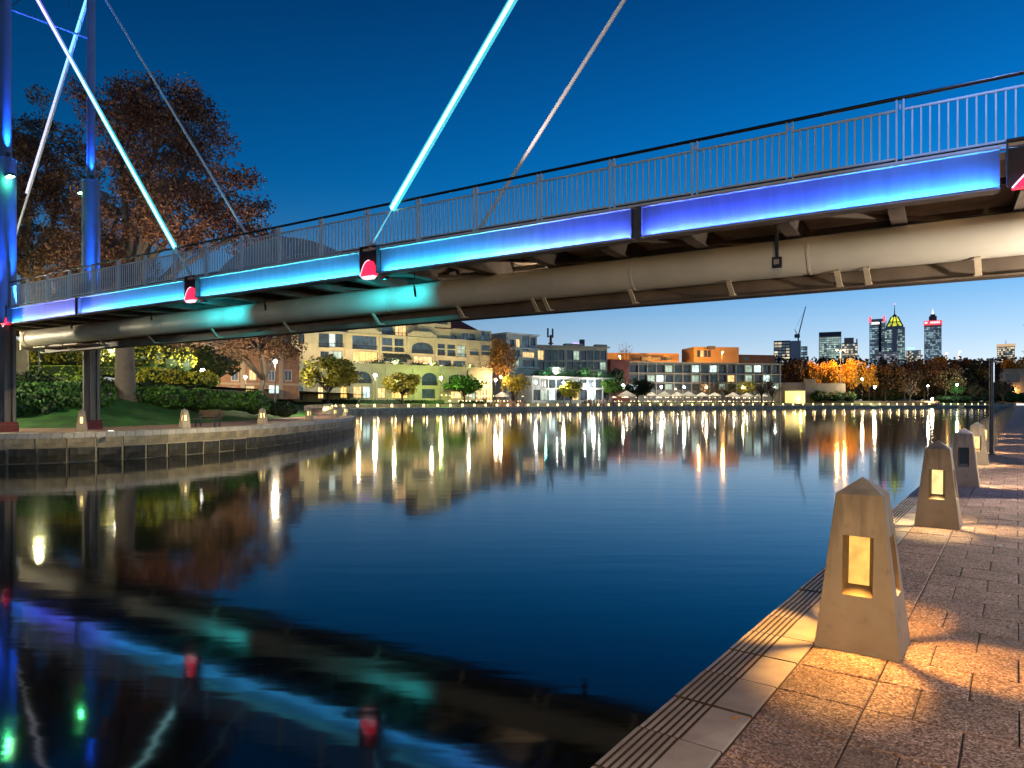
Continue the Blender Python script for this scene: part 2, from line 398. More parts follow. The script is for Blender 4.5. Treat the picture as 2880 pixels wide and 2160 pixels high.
for a, b in ((-25, 430),):
    mb.box(PV((a+b)/2, .2, -.86), (b-a, .36, 1.5), (DU, DV, Vector((0,0,1))))
qw = link('quay_wall', mb, QSTONE, loc=PV(0, 0)); tag(qw, 'stone quay wall under the grooved coping of the near promenade', 'quay wall')

# pavers: chamfered slabs, one shared mesh
def slab_mesh(name, lx, ly, h, ch, mat, side=None):
    m = MB(); x, y = lx/2, ly/2
    for (a, b, z) in ((x, y, -h), (x, y, -ch), (x-ch, y-ch, 0)):
        for sx_, sy_ in ((-1,-1), (1,-1), (1,1), (-1,1)): m.v.append(Vector((sx_*a, sy_*b, z)))
    m.f.append((8, 9, 10, 11))
    for k in (0, 4):
        for i in range(4):
            j = (i+1) % 4; m.f.append((k+i, k+j, k+4+j, k+4+i))
    me = mesh_of(name, m, mat); me.materials.append(side or JOINT)
    for p in me.polygons:
        if p.index in (1, 2, 3, 4): p.material_index = 1
    return me
pav = slab_mesh('paver', .3985, .394, .05, .006, AGG)
pav_half = slab_mesh('paver_half', .3985, .194, .05, .006, AGG)
cells = []
for r in range(-30, 140):
    u = r*.405 + .2
    if r % 2 == 0: vs = [(.6 + .4*k, pav) for k in range(14)]
    else: vs = [(.6, pav), (.9, pav_half)] + [(1.2 + .4*k, pav) for k in range(13)]
    for v, me in vs: cells.append((u, v, me))
cells.sort(key=lambda c: (PV(c[0], c[1])-Vector((0,0,0))).length if seen(PV(c[0], c[1])) else 1e4 + (PV(c[0], c[1])).length)
pr = random.Random(3)
for c in cells[:290]:
    o = place('paver', c[2], prom, DU*c[0]+DV*c[1]+Vector((0,0,pr.uniform(-.0022,.0022))), ANG)
    o.rotation_euler = (pr.gauss(0,.003), pr.gauss(0,.003), ANG)
mb = MB()
for c in cells[290:]:
    w = .391 if c[2] is pav else .191
    mb.box(PV(c[0], c[1], -.02+pr.uniform(-.0015,.0015)), (.393, w, .04), (DU, DV, Vector((0,0,1))))
o = link('far_paving', mb, AGG, prom); o['kind'] = 'stuff'
# coping stones with six grooves along the water side
prf = [(0, -.12), (0, -.012), (.012, 0)]; GRV = []
for g in range(6):
    v0 = .030 + g*.033
    prf += [(v0, 0), (v0+.002, -.009), (v0+.012, -.009), (v0+.014, 0)]; GRV += [len(prf)-4, len(prf)-3, len(prf)-2]
prf += [(.388, 0), (.394, -.005), (.394, -.12)]
m = MB(); n = len(prf)
for e, uu in ((0, -.1965), (1, .1965)):
    for v, z in prf: m.v.append(Vector((uu, -v, z)))
for i in range(n-1): m.f.append((i, i+1, n+i+1, n+i))
m.f.append(tuple(range(n))); m.f.append(tuple(n+i for i in reversed(range(n))))
cope_me = mesh_of('coping_stone', m, COPE); cope_me.materials.append(JOINT)
for p in cope_me.polygons:
    if p.index in GRV or p.index >= n-1: p.material_index = 1
for k in range(-4, 150):
    o = place('coping_stone', cope_me, prom, DU*(k*.405+.2)+Vector((0,0,pr.uniform(-.003,.003))), ANG)
    o.rotation_euler = (pr.gauss(0,.003), pr.gauss(0,.003), ANG+pr.gauss(0,.003))
mb = MB(); mb.box(PV(61+185, .195, -.06), (370, .388, .12), (DU, DV, Vector((0,0,1))))
o = link('far_coping', mb, COPE, prom)

# ------------------------------------------------------------------ left and far quay walls
def shore_walk(i0, i1, step):
    pts = [p for p, o, i in SH if i0 <= i <= i1]; outs = [o for p, o, i in SH if i0 <= i <= i1]
    res = []; acc = 0; nxt = 0
    for a, b, oa, ob in zip(pts, pts[1:], outs, outs[1:]):
        L = (b-a).length
        while nxt <= acc + L:
            t = (nxt-acc)/L; tg = (b-a).normalized()
            res.append((a.lerp(b, t), tg)); nxt += step
        acc += L
    return res
qroot = thing('quay_wall', 'curved stone quay wall with dark wet lower blocks along the left park', 'quay wall', (-19, 31, WZ))
def stone_mesh(name, lx, ly, lz, mat, seed, rough=.02):
    r = random.Random(seed); m = MB()
    # front bulging rough ashlar: 12 quads
    nx, nz = 4, 3
    for j in range(nz):
        for i in range(nx):
            x = -lx/2 + lx*i/(nx-1); z = -lz/2 + lz*j/(nz-1)
            edge = i in (0, nx-1) or j in (0, nz-1)
            m.v.append(Vector((x, -ly/2 + (.035 if edge else -r.uniform(0, rough)), z)))
    for j in range(nz-1):
        for i in range(nx-1): a = j*nx+i; m.f.append((a, a+1, a+nx+1, a+nx))
    k = len(m.v)
    for x, z in ((-lx/2,-lz/2), (lx/2,-lz/2), (lx/2,lz/2), (-lx/2,lz/2)): m.v.append(Vector((x, ly/2, z)))
    m.f.append((0, 1, 2, 3, k+1, k)); m.f.append((8, k+3, k+2, 11, 10, 9)); m.f.append((0, k, k+3, 8, 4)); m.f.append((3, 7, 11, k+2, k+1))
    return mesh_of(name, m, mat)
QL = (2.0, 10.9)
up_me = [stone_mesh('stone_block', 1.085, .5, .47, QSTONE, s) for s in range(4)]
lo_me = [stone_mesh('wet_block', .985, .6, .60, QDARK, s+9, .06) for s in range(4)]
cp_me = slab_mesh('coping_stone', .405, .5, .24, .012, QCOPE, QCOPE)
qb = wloc(qroot)
def inward(tg): return Vector((tg.y, -tg.x))
mb = MB()
core = shore_walk(QL[0], QL[1], 1.0)
for (p, tg), (p2, tg2) in zip(core, core[1:]):
    i1, i2 = inward(tg)*-.025, inward(tg2)*-.025   # towards land
    a = p + i1; b = p2 + i2
    mb.quad((a.x, a.y, WZ-.6), (b.x, b.y, WZ-.6), (b.x, b.y, .09), (a.x, a.y, .09))
    c = p + inward(tg)*-.6; d = p2 + inward(tg2)*-.6
    mb.quad((a.x, a.y, .09), (b.x, b.y, .09), (d.x, d.y, .12), (c.x, c.y, .12))
link('mortar_core', mb, MORTAR, qroot)
def along(lst, me, z, back, name, jit=0.0):
    for k, (p, tg) in enumerate(lst):
        q = p - inward(tg)*back
        o = place(name, me[k % len(me)] if isinstance(me, list) else me, qroot, Vector((q.x, q.y, z + pr.uniform(-jit, jit))) - qb, math.atan2(tg.y, tg.x))
        if jit: o.rotation_euler.x = pr.gauss(0, .02)
along(shore_walk(QL[0]+.02, QL[1], .425), cp_me, .13, .22, 'coping_stone', .004)
along(shore_walk(QL[0], QL[1], 1.145), up_me, -.29, .22, 'stone_block', .008)
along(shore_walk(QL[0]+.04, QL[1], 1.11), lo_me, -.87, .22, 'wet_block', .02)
# far bank wall
fqr = thing('quay_wall', 'long low far quay wall below the apartments and terraces', 'quay wall', (0, 214, WZ))
mb = MB(); mc = MB()
wl = shore_walk(10.9, len(SHORE)-1.01, 3.0)
for (p, tg), (p2, tg2) in zip(wl, wl[1:]):
    mb.quad((p.x, p.y, WZ-.4), (p2.x, p2.y, WZ-.4), (p2.x, p2.y, -.1), (p.x, p.y, -.1))
    a = p - inward(tg)*-.05; b = p2 - inward(tg2)*-.05; c = p - inward(tg)*.6; d = p2 - inward(tg2)*.6
    mc.quad((a.x, a.y, -.12), (b.x, b.y, -.12), (b.x, b.y, .14), (a.x, a.y, .14)); mc.quad((a.x, a.y, .14), (b.x, b.y, .14), (d.x, d.y, .14), (c.x, c.y, .14))
link('wall_face', mb, M('far quay stone', (.42, .33, .21), .9, .35, .8, bump=.6, bscale=3), fqr); link('coping', mc, QCOPE, fqr)
mb = MB()
for (p, o, i), (p2, o2, i2) in zip(SH, SH[1:]):
    if i < 12: continue
    a = p + o*5.1; b = p2 + o2*5.1
    mb.quad((a.x, a.y, 0), (b.x, b.y, 0), (b.x, b.y, 1.0), (a.x, a.y, 1.0))
link('terrace_wall', mb, M('terrace stone', (.42, .32, .21), .9, .3, .9), fqr)

# ------------------------------------------------------------------ footbridge
BT = Vector((.8457, -.5337, 0)); BN = Vector((.5337, .8457, 0)); B0 = Vector((-22.7, 31, 0)); ZU = Vector((0, 0, 1))
def B(t, w, z): return B0 + BT*t + BN*w + Vector((0, 0, z))
AXB = (BT, BN, ZU)
BW = 3.7; GB, GT = 5.02, 5.74
T0, T1 = -16.0, 50.0
bridge = thing('footbridge', 'cable-stayed footbridge with blue and cyan lit girder crossing over the cove', 'footbridge', B(-.5, 1.85, 0))
def bbox(m, t0, t1, w0, w1, z0, z1): m.box(B((t0+t1)/2, (w0+w1)/2, (z0+z1)/2), (abs(t1-t0), abs(w1-w0), abs(z1-z0)), AXB)
# girder segments between stiffener posts and anchor brackets
def girder(t0, t1, w, sgn):
    m = MB()
    bbox(m, t0, t1, w-.008, w+.008, GB+.03, GT-.03)
    m2 = MB(); bbox(m2, t0, t1, w-.15, w+.15, GB, GB+.028); bbox(m2, t0, t1, w-.10, w+.12, GT-.028, GT)
    return m, m2
ANCH = [-13.9, 13.85, 22.2]
near_segs = [(-16, -14.25), (-13.5, -1.05), (-.03, 5.98), (6.12, 13.5), (14.2, 21.85), (22.55, 30.02), (30.2, 36.55), (38.75, 50)]
for a, b in near_segs:
    w_, f_ = girder(a, b, 0, 1); g_ = link('girder', w_, GIRDER_W, bridge); link('flange', f_, FLANGE, g_)
for a, b in ((-16, 18), (18.02, 50)):
    w_, f_ = girder(a, b, BW, 1); g_ = link('girder', w_, GIRDER_W, bridge); link('flange', f_, FLANGE, g_)
for t in (6.05, 30.11):
    m = MB()
    for d in (-.11, .11): bbox(m, t+d-.008, t+d+.008, -.13, 0, GB+.03, GT-.03)
    bbox(m, t-.1, t+.1, -.03, -.012, GB+.03, GT-.03)
    link('splice_plate', m, M('dark plate', (.10, .11, .14), .5, .4, 3), bridge)
# slab, kerb, cross beams, bracing
m = MB(); bbox(m, T0, T1, .12, BW-.12, GT-.16, GT-.03); link('deck', m, UNDER, bridge)
m = MB(); bbox(m, T0, T1, -.06, .16, GT+.002, GT+.052); link('kerb', m, STEEL_GREY, bridge)
m = MB(); bbox(m, T0, T1, BW-.16, BW+.06, GT+.002, GT+.052); link('kerb', m, STEEL_GREY, bridge)
t = T0+1
while t < T1:
    m = MB(); bbox(m, t-.07, t+.07, .02, BW-.02, GB+.08, GT-.17); bbox(m, t-.14, t+.14, .14, BW-.14, GB+.05, GB+.078)
    link('cross_beam', m, M('dark cross beam', (.12, .095, .08), .6, .3, 2), bridge); t += 2.0
t = T0+1
while t < T1-4:
    m = MB(); m.bar(B(t+.1, .2, GB+.2), B(t+3.9, BW-.2, GB+.2), .09, .09)
    link('brace', m, CHANNEL, bridge); t += 4.0
for w in (.75, 2.9):
    m = MB(); bbox(m, T0, T1, w-.05, w+.05, GB+.30, GB+.42); link('stringer', m, M('dark cross beam', (.12, .095, .08)), bridge)

# railings: 1.87 m panels, twin flat posts, 12 balusters in each
HR = GT + 1.21
bal_m = MB(); bal_m.box((0, 0, .445), (.026, .026, .89)); bal_me = mesh_of('baluster', bal_m, STEEL_GREY)
PT = .0
def rail_panel(t0, w, balusters):
    m = MB(); L = 1.87; e = .055
    for d in (e, L-e): bbox(m, t0+d-.013, t0+d+.013, w-.035, w+.035, GT+.052, HR-.03)
    bbox(m, t0+e, t0+L-e, w-.02, w+.02, HR-.235, HR-.20); bbox(m, t0+e, t0+L-e, w-.02, w+.02, GT+.11, GT+.142)
    for d in (-.012, .004): bbox(m, t0+d, t0+d+.01, w-.03, w+.03, HR-.2, HR-.12)
    o = link('railing_panel', m, STEEL_GREY, bridge, loc=B(t0, w, GT))
    if balusters == 'each':
        for k in range(12):
            b = place('baluster', bal_me, o, BT*(e + (k+1)*(L-2*e)/13) + Vector((0,0,.128)), math.atan2(BT.y, BT.x))
    else:
        m2 = MB()
        for k in range(12):
            q = t0 + e + (k+1)*(L-2*e)/13; bbox(m2, q-.013, q+.013, w-.013, w+.013, GT+.16, HR-.23)
        b = link('balusters', m2, STEEL_GREY, o); b['kind'] = 'stuff'
npan = 0
t = 23.87 - 1.87*13
while t < 47:
    near_visible = t > -1.9 and t < 38
    rail_panel(t, .02, 'each' if near_visible else 'join')
    rail_panel(t, BW-.02, 'join'); t += 1.87
for w, nm in ((.02, 'handrail'), (BW-.02, 'handrail')):
    m = MB(); m.rod(B(T0, w, HR), B(T1, w, HR), .035, 10); link(nm, m, HANDRAIL, bridge, smooth=True)
    if w > 1:
        m = MB(); bbox(m, T0, T1, w-.02, w+.02, HR-.10, HR-.035); link('rail_board', m, HANDRAIL, bridge)

# arched perforated screen standing on the far side of the deck
m = MB(); k = 26; ta, tb = 9.0, 18.9; w = BW - .16
def arch(t): x = (t-ta)/(tb-ta); x = x**.86; return GT + .10 + 2.05*math.sin(math.pi*x)**.8
pts = [ta + (tb-ta)*i/k for i in range(k+1)]
for a, b in zip(pts, pts[1:]):
    za, zb = arch(max(ta+.02, a)), arch(min(tb-.02, b))
    for ww in (w-.01, w+.01): m.quad(B(a, ww, GT+.1), B(b, ww, GT+.1), B(b, ww, zb), B(a, ww, za))
    m.quad(B(a, w-.01, za), B(b, w-.01, zb), B(b, w+.01, zb), B(a, w+.01, za))
screen = link('arched_screen', m, M('grey screen panel', (.44, .48, .52), .7, .12, 1.0), bridge)
m = MB(); m.path([B(a, w-.03, arch(min(tb-.03, max(ta+.03, a)))) for a in pts], .025, 6); link('rim', m, STEEL_GREY, screen)
m = MB(); m.path([B(12.5+.1*i*4, w-.05, GT+.1+1.25*math.sin(math.pi*(i/12))**.6*(1) if 0 < i < 12 else GT+.1) for i in range(13)], .02, 6); m.tube(B(14.6, w-.05, GT+.1), B(14.6, w-.05, arch(14.6)-.2), .03); link('inner_frame', m, STEEL_GREY, screen)

# girder light strips: LED channels lying on the bottom flange, washing up the web
CY = (.07, .56, .74); TL = (.04, .48, .70); PB = (.20, .20, 1.0); BL = (.06, .13, 1.0); SK = (.05, .30, 1.0); MX = (.16, .42, .86)
KEYS = [(-16, PB), (-.5, SK), (.6, SK), (2.4, BL), (4.5, PB), (7.0, (.16, .30, 1.0)), (9, (.06, .50, .95)), (11, TL), (14, CY), (22, CY), (25, (.06, .58, .95)), (26.8, MX), (28.5, (.12, .19, 1.0)), (31, (.09, .16, 1.0)), (33, BL), (35, SK), (36.5, SK), (50, BL)]
def keycol(t):
    for (a, ca), (b, cb) in zip(KEYS, KEYS[1:]):
        if t <= b:
            f = (t-a)/(b-a); return tuple(x+(y-x)*f for x, y in zip(ca, cb))
    return KEYS[-1][1]
strip_seg = [(0.1, 5.9), (6.25, 13.4), (14.3, 21.8), (22.7, 29.95), (30.3, 36.5)]
LED_W = 66.0
for a, b in strip_seg:
    m = MB(); bbox(m, a, b, -.150, -.118, GB+.03, GB+.05); link('light_channel', m, M('dark plate', (.1, .11, .14)), bridge)
    n = max(1, round((b-a)/1.2)); L = (b-a)/n
    for i in range(n):
        tc_ = a + L*(i+.5); c = keycol(tc_)
        o = lamp('AREA', 'girder_light', bridge, B(tc_, -.10, GB+.055), LED_W*L*.5, c, L*1.0, None, size_y=.02)
        # local X along the bridge, facing up and in towards the web
        z_ax = -(BN*.30 + ZU*.95).normalized(); x_ax = BT.copy(); y_ax = z_ax.cross(x_ax)
        o.rotation_euler = Matrix((x_ax, y_ax, z_ax)).transposed().to_euler()
# lit underside of the top flange edge, anchor brackets with red lights
RED = E('red light lens', (1.0, .02, .075), 1.7, (.6, .02, .05)); PINK = E('pale pink light rim', (1.0, .62, .72), 1.6)
PZ_ = 4.62
def bracket(t, wd=.62, ls=1.0, lh=1.0):
    m = MB()
    for d in (-wd/2, wd/2): bbox(m, t+d-.012, t+d+.012, -.17, .0, GB+.03, GT+.06)
    bbox(m, t-wd/2+.013, t+wd/2-.013, -.03, -.012, GB+.03, GT-.03)
    bbox(m, t-wd/2-.02, t+wd/2+.02, -.18, .05, GT+.062, GT+.09)
    br = link('anchor_bracket', m, M('black bracket steel', (.03, .032, .04), .45, .3, 3), bridge)
    # trapezoid lamp hanging at the foot of the bracket
    h0, h1 = GB-.02, GB+.40
    def trap(m, w0, w1, y0, y1, hw0, hw1):
        a = [B(t-hw0, w0, y0), B(t+hw0, w0, y0), B(t+hw1, w0, y1), B(t-hw1, w0, y1)]
        b = [p + BN*(w1-w0) for p in a]
        m.quad(*a); m.quad(*b)
        for i in range(4): j = (i+1) % 4; m.quad(a[i], a[j], b[j], b[i])
    out = [(-.255, 0), (-.235, .07), (-.195, .20), (-.15, .32), (-.10, .395), (-.035, .43), (.035, .43), (.10, .395), (.15, .32), (.195, .20), (.235, .07), (.255, 0)]
    m = MB(); out = [(a*ls, b*lh) for a, b in out]; fr_ = [B(t+a, -.205 + .06*(b/.43/lh)**2, h0+b) for a, b in out]; bk = [B(t+a, -.04, h0+b) for a, b in out]; ce = B(t, -.215, h0+.14)
    for i in range(len(out)-1): m.tri(ce, fr_[i], fr_[i+1]); m.quad(fr_[i], fr_[i+1], bk[i+1], bk[i])
    m.tri(ce, fr_[-1], fr_[0]); m.quad(fr_[-1], fr_[0], bk[0], bk[-1]); red = link('red_lamp', m, RED, bridge)
    m = MB(); m.path([p - BN*.004 for p in fr_[:7]], .014, 6); link('rim', m, PINK, red)
    m = MB(); trap(m, -.21, -.06, h0-.09, h0-.012, .15, .24); link('lamp_foot', m, PINK, red)
    m = MB(); bbox(m, t+.25, t+.45, .05, .2, GB-.10, GB-.02); sp = link('spotlight', m, STEEL_DARK, bridge)
    return br
for t in (13.85, 22.2): bracket(t)
for t in (13.85, 22.2):
    for (dt, en, ang) in ((-2.2, 420, 56), (-.1, 300, 104)):
        lamp('SPOT', 'pipe_light', bridge, B(t+.35, .10, GB-.125), en, (.02, .70, .84), .03, B(t+dt, 1.50, PZ_+.05), ang, blend=1.0)
bracket(37.7, 2.1, 3.9, 1.35); bracket(-.55, .9, 2.1, 1.0)

# big pipe under the deck with its cradle channel and straps
PZ = 4.645; PR = .405
pts = [B(-3.4, 2.6, PZ-.1), B(-3.4, 2.25, PZ), B(-3.2, 1.97, PZ), B(-2.9, 1.86, PZ), B(-2.5, 1.85, PZ)] + [B(t, 1.85, PZ) for t in range(-1, 51, 3)]
m = MB(); m.path(pts, PR, 28); pipe = link('water_pipe', m, PIPE_M, None, smooth=True, loc=B(-3, 1.85, PZ))
tag(pipe, 'long pale round pipe running under the bridge deck', 'pipe')
for t in (-2.5,):
    m = MB(); m.tube(B(t-.06, 1.85, PZ), B(t+.06, 1.85, PZ), PR+.03, n=28); link('flange', m, STRAP, pipe)
m = MB(); m.box(B(-3.65, 2.3, PZ-.05), (.16, 1.0, .95), AXB); link('end_block', m, STRAP, pipe)
m = MB()
bbox(m, -2, T1, 2.20, 2.22, PZ-PR-.30, PZ-.12); bbox(m, -2, T1, 2.0, 2.4, PZ-PR-.335, PZ-PR-.302)
link('cradle_channel', m, CHANNEL, pipe)
for t in [1.0, 4.2, 8.0, 12.3, 16.4, 20.6, 23.9, 26.4, 26.75, 29.2, 31.6, 33.85, 34.4, 36.3, 38.9, 41]:
    m = MB(); m.bar(B(t, 1.70, PZ-PR+.015), B(t+.03, 1.98, PZ-PR-.30), .11, .03); bbox(m, t-.05, t+.09, 1.97, 2.17, PZ-PR-.30, PZ-PR-.26); link('strap', m, STRAP, pipe)
for t in (-1.2, 0.4, 1.8):
    m = MB(); bbox(m, t-.6, t+.6, 1.6, 2.3, PZ-PR-.12, PZ-PR-.05); link('cradle_plate', m, STRAP, pipe)
# floodlights under the deck and by the pier foot
def flood(p, aim, watt, col, ang):
    p = Vector(p); m = MB(); d = (Vector(aim)-p).normalized(); m.bar(p - d*.16, p - d*.02, .26, .2); m.bar(p - d*.1, p - d*.1 + ZU*.25, .05, .05)
    link('floodlight', m, STEEL_DARK, bridge); lamp('SPOT', 'flood', bridge, p, watt, col, .08, aim, ang, blend=.8)
flood(B(17.5, 3.3, GB-.3), (-14.0, 43, -.6), 13000, (1, .79, .46), 74)
for t in range(1, 48, 4):
    m = MB(); m.tube(B(t+.3, 1.85, PZ), B(t+.34, 1.85, PZ), PR+.007, n=28); link('weld_seam', m, PIPE_M, pipe)
flood(B(27, 3.5, GB-.75), B(22, 1.9, PZ_+.4), 260, (1, .86, .66), 150)  # added flood that brightens the pipe and deck underside
flood(B(11, 3.4, GB-.3), (-22.5, 29, -.9), 2400, (1, .79, .46), 58)
# hangers dangling in front of the pipe
for t, L, kind in ((4.4, .42, 'rope'), (10.4, .45, 'rope'), (17.0, .55, 'rope'), (23.35, .62, 'rope'), (32.9, .8, 'box')):
    m = MB(); m.path([B(t, .45, GB+.1), B(t+.02, .45, GB-.1), B(t-.03, .45, GB-.2), B(t, .45, GB-L*.55)], .012, 6)
    hg = link('hanger', m, STEEL_DARK, bridge)
    m = MB()
    if kind == 'rope': m.path([B(t, .45, GB-L*.5), B(t+.03, .45, GB-L*.75), B(t+.05, .45, GB-L)], [.02, .04, .03], 7); link('loop', m, STEEL_DARK, hg)
    else:
        bbox(m, t-.03, t+.03, .42, .48, GB-.62, GB-.15); bbox(m, t-.09, t+.09, .40, .5, GB-L-.02, GB-L+.19); link('box', m, STEEL_DARK, hg)
        m = MB(); bbox(m, t-.05, t+.05, .385, .398, GB-L+.04, GB-L+.14); link('label_plate', m, STRAP, hg)

# masts
ZTOP = 25.0
def mast(t, w, base_z, lab):
    m = MB(); c = B(t, w, 0)
    m.tube(B(t, w, 12.5), B(t, w, ZTOP), .235 if w < 1 else .19, .19, 24, caps=False)
    ms = link('mast', m, MAST_M, bridge, smooth=True)
    m = MB(); m.tube(B(t, w, GB+.05), B(t, w, 12.6), .41, .40, 28); m.tube(B(t, w, 12.6), B(t, w, 12.65), .425, .425, 28); link('sleeve', m, MAST_M, ms, smooth=False)
    m = MB(); m.tube(B(t, w, base_z+.45), B(t, w, GB+.02), .26, .26, 20)
    for dx, dy in ((-.27, -.12), (.27, -.12), (-.27, .2), (.27, .2), (0, -.3), (0, .3)):
        m.box(B(t+dx, w+dy, (base_z+.45+GB)/2), (.14, .14, GB-base_z-.45), AXB)
    link('column', m, M('pier concrete', (.15, .14, .12), .7, .25, 1.5, stretch=(3, 3, .5)), ms)
    m = MB(); m.box(B(t, w, base_z+.12), (.80, .74, .40), AXB); m.box(B(t, w, base_z+.39), (.74, .68, .13), AXB)
    link('foot', m, M('red painted foot', (.14, .012, .01), .5, .3, 2), ms)
    return ms
gz = lambda p: ground_z(p.x, p.y)
NT, FT = -.62, -.62
near_mast = mast(NT, 0.0, gz(B(NT, 0, 0)), '')
far_mast = mast(FT, BW, gz(B(FT, BW, 0)), '')
mast(38.3, 0, -.1, ''); mast(38.3, BW, -.1, '')
m = MB(); m.tube(B(NT, 0, 19.6), B(FT, BW, 19.8), .055, n=10); link('cross_tie', m, MAST_M, bridge)
for a, b in ((24.2, 19.9), (19.5, 24.2)):
    m = MB(); m.tube(B(NT, 0, a), B(FT, BW, b), .016, n=6); link('wire_brace', m, STEEL_DARK, bridge)

# stays
def grad_emit(name, a, b, base):
    """emission colour running from a (object origin end) to b along the tube"""
    m = bpy.data.materials.new(name); m.use_nodes = True; nt = m.node_tree; bs = nt.nodes['Principled BSDF']
    t = nt.nodes.new('ShaderNodeTexCoord'); s_ = nt.nodes.new('ShaderNodeSeparateXYZ'); nt.links.new(t.outputs['Generated'], s_.inputs[0])
    r = nt.nodes.new('ShaderNodeValToRGB'); e = r.color_ramp.elements
    e[0].position = .0; e[0].color = (*a, 1); e[1].position = .75; e[1].color = (*b, 1); x = e.new(.36); x.color = (*a, 1)
    nt.links.new(s_.outputs['Z'], r.inputs[0]); nt.links.new(r.outputs[0], bs.inputs['Emission Color']); bs.inputs['Emission Strength'].default_value = base; m.cycles.emission_sampling = 'NONE'
    return m
CORE_R = E('white cyan neon', (.62, 1.0, 1.0), 2.4); EDGE_R = E('cyan neon glow', (.0, .62, .70), 1.0)
CORE_L = grad_emit('white neon fading to violet', (.62, 1, 1), (.85, .8, 1), 2.2); EDGE_L = grad_emit('cyan glow fading to violet', (0, .62, .70), (.20, .12, .85), 1.0)
def neon(A, Bp, lit_from, core, edge, r):
    A = Vector(A); Bp = Vector(Bp); S = A.lerp(Bp, lit_from)
    m = MB(); m.rod(A, Bp, .035, 8); st = link('stay_cable', m, STEEL_GREY, bridge, smooth=True)
    m = MB(); m.rod(S, Bp, r, 12); link('neon_tube', m, core, st, smooth=True)
    d = (Bp-S).normalized(); side = d.cross(BN).normalized()
    m = MB()
    for s_ in (-1, 1): m.rod(S + side*(s_*r*1.55), Bp + side*(s_*r*1.55), r*.75, 8)  # side tubes stand in for the coloured glow around the neon
    link('neon_glow', m, edge, st, smooth=True)
    m = MB(); m.tube(A, A.lerp(S, .55), .055, n=8); link('turnbuckle', m, STEEL_GREY, st)
    return st
neon(B(13.85, -.1, GT+.05), B(-.3, 0, 22.2), .07, CORE_L, EDGE_L, .048)
neon(B(22.2, -.1, GT+.05), B(38.1, 0, 24.2), .052, CORE_R, EDGE_R, .055)
STAY = M('grey stay coating', (.55, .62, .66), .95, .04, .3, spec=.03)
def plain(A, Bp, r=.05, mat=STAY):
    m = MB(); m.rod(A, Bp, r, 12); return link('stay_cable', m, mat, bridge)
plain(B(13.85, BW, GT), B(-.0, BW, 22.3)); plain(B(22.2, BW, GT), B(38.1, BW, 24.2), .06, M('lit tone stay', (.82, .77, .74), .95, .04, .3, spec=.03))  # light on the right stay is put into its paler, warmer colour
bs = plain(B(-14.4, BW+.1, 4.0), B(-.6, BW, 22.3), .06)
m = MB(); m.tube(Vector(B(-14.4, BW-.02, 4.0)).lerp(B(-.6, BW-.1, 22.3), .5), B(-.6, BW-.1, 22.3), .05, n=8)
link('neon_tube', m, grad_emit('pale violet neon', (.62, .62, .95), (.25, .85, 1.0), .95), bs)
plain(B(-14.4, -.1, 4.0), B(-.7, 0, 22.3), .06)

# spotlights added on the deck to brighten the two unlit stays
for (t, tt, zz, en, col) in ((22.9, 38.1, 24.2, 5200, (1, .80, .74)), (13.2, -.3, 22.3, 1800, (.62, .85, 1.0))):
    p = B(t, BW-1.0, GT+.22); m = MB(); m.tube(p - ZU*.2, p, .07, .09, 10); link('added_stay_spot', m, STEEL_DARK, bridge)
    lamp('SPOT', 'stay_fill', bridge, p + ZU*.04, en, col, .05, B(t + (tt-t)*.6, BW, GT + (zz-GT)*.6), 26, blend=.6)
# mast lights: blue uplights at deck level, green lamps on brackets
GRN = E('green white lamp', (.35, 1.0, .35), 30)
for (t, w, side) in ((NT, 0.0, 1), (FT, BW, -1)):
    m = MB(); a = B(t + side*.45, w-.1, 11.75 if w < 1 else 12.2)
    m.bar(B(t+side*.3, w-.1, a.z+.02), a, .06, .05); mm_ = link('lamp_arm', m, STEEL_DARK, bridge)
    m = MB(); m.box(a + BT*(.22*side), (.46, .26, .10), AXB); link('lamp_head', m, STEEL_DARK, mm_)
    m = MB(); m.box(a + BT*(.22*side) - ZU*.065, (.40, .2, .05), AXB); link('lens', m, GRN, mm_)
    lamp('POINT', 'green_light', bridge, a + BT*(.2*side) - ZU*.22 - BN*.1, 50, (.06, 1.0, .30), .06)
BLU = (.02, .13, 1.0)
def upl(t, w, dt, dw, en, col=BLU, z=GT+.15, aimz=12.5, ang=34):
    m = MB(); p = B(t+dt, w+dw, z); m.tube(p - ZU*.12, p, .09, .11, 12); link('uplight', m, STEEL_DARK, bridge)
    lamp('SPOT', 'mast_light', bridge, p + ZU*.03, en, col, .05, B(t, w, aimz), ang, blend=.8)
upl(NT, 0, .02, -1.1, 6500, (.01, .12, 1.0), 5.5, 11, 44); upl(NT, 0, .95, .10, 12000, (.01, .16, 1.0), GT+.15, 17, 36)
upl(FT, BW, .95, -.05, 16000, (.012, .17, 1.0), GT+.15, 17, 36); upl(FT, BW, -.9, -.4, 5200, (.006, .60, .36), GT+.15, 9.5, 40)
for (t, w, d1, d2, en) in ((NT, 0, .36, -.05, 2600), (FT, BW, -.20, -.27, 2600), (FT, BW, .3, -.1, 900)): upl(t, w, d1, d2, en*3.5, (.01, .14, 1.0), 12.85, 22, 40)
# floating lamps added to put blue light on the railing ends
lamp('SPOT', 'railing_fill', bridge, B(36.6, -1.2, HR+2.6), 1100, (.18, .36, 1.0), .05, B(36.4, 0, HR-.3), 62, blend=.7)
lamp('SPOT', 'railing_fill', bridge, B(-.3, -.9, HR+1.6), 90, (.25, .3, 1.0), .05, B(.2, 0, HR-.6), 60, blend=.7)

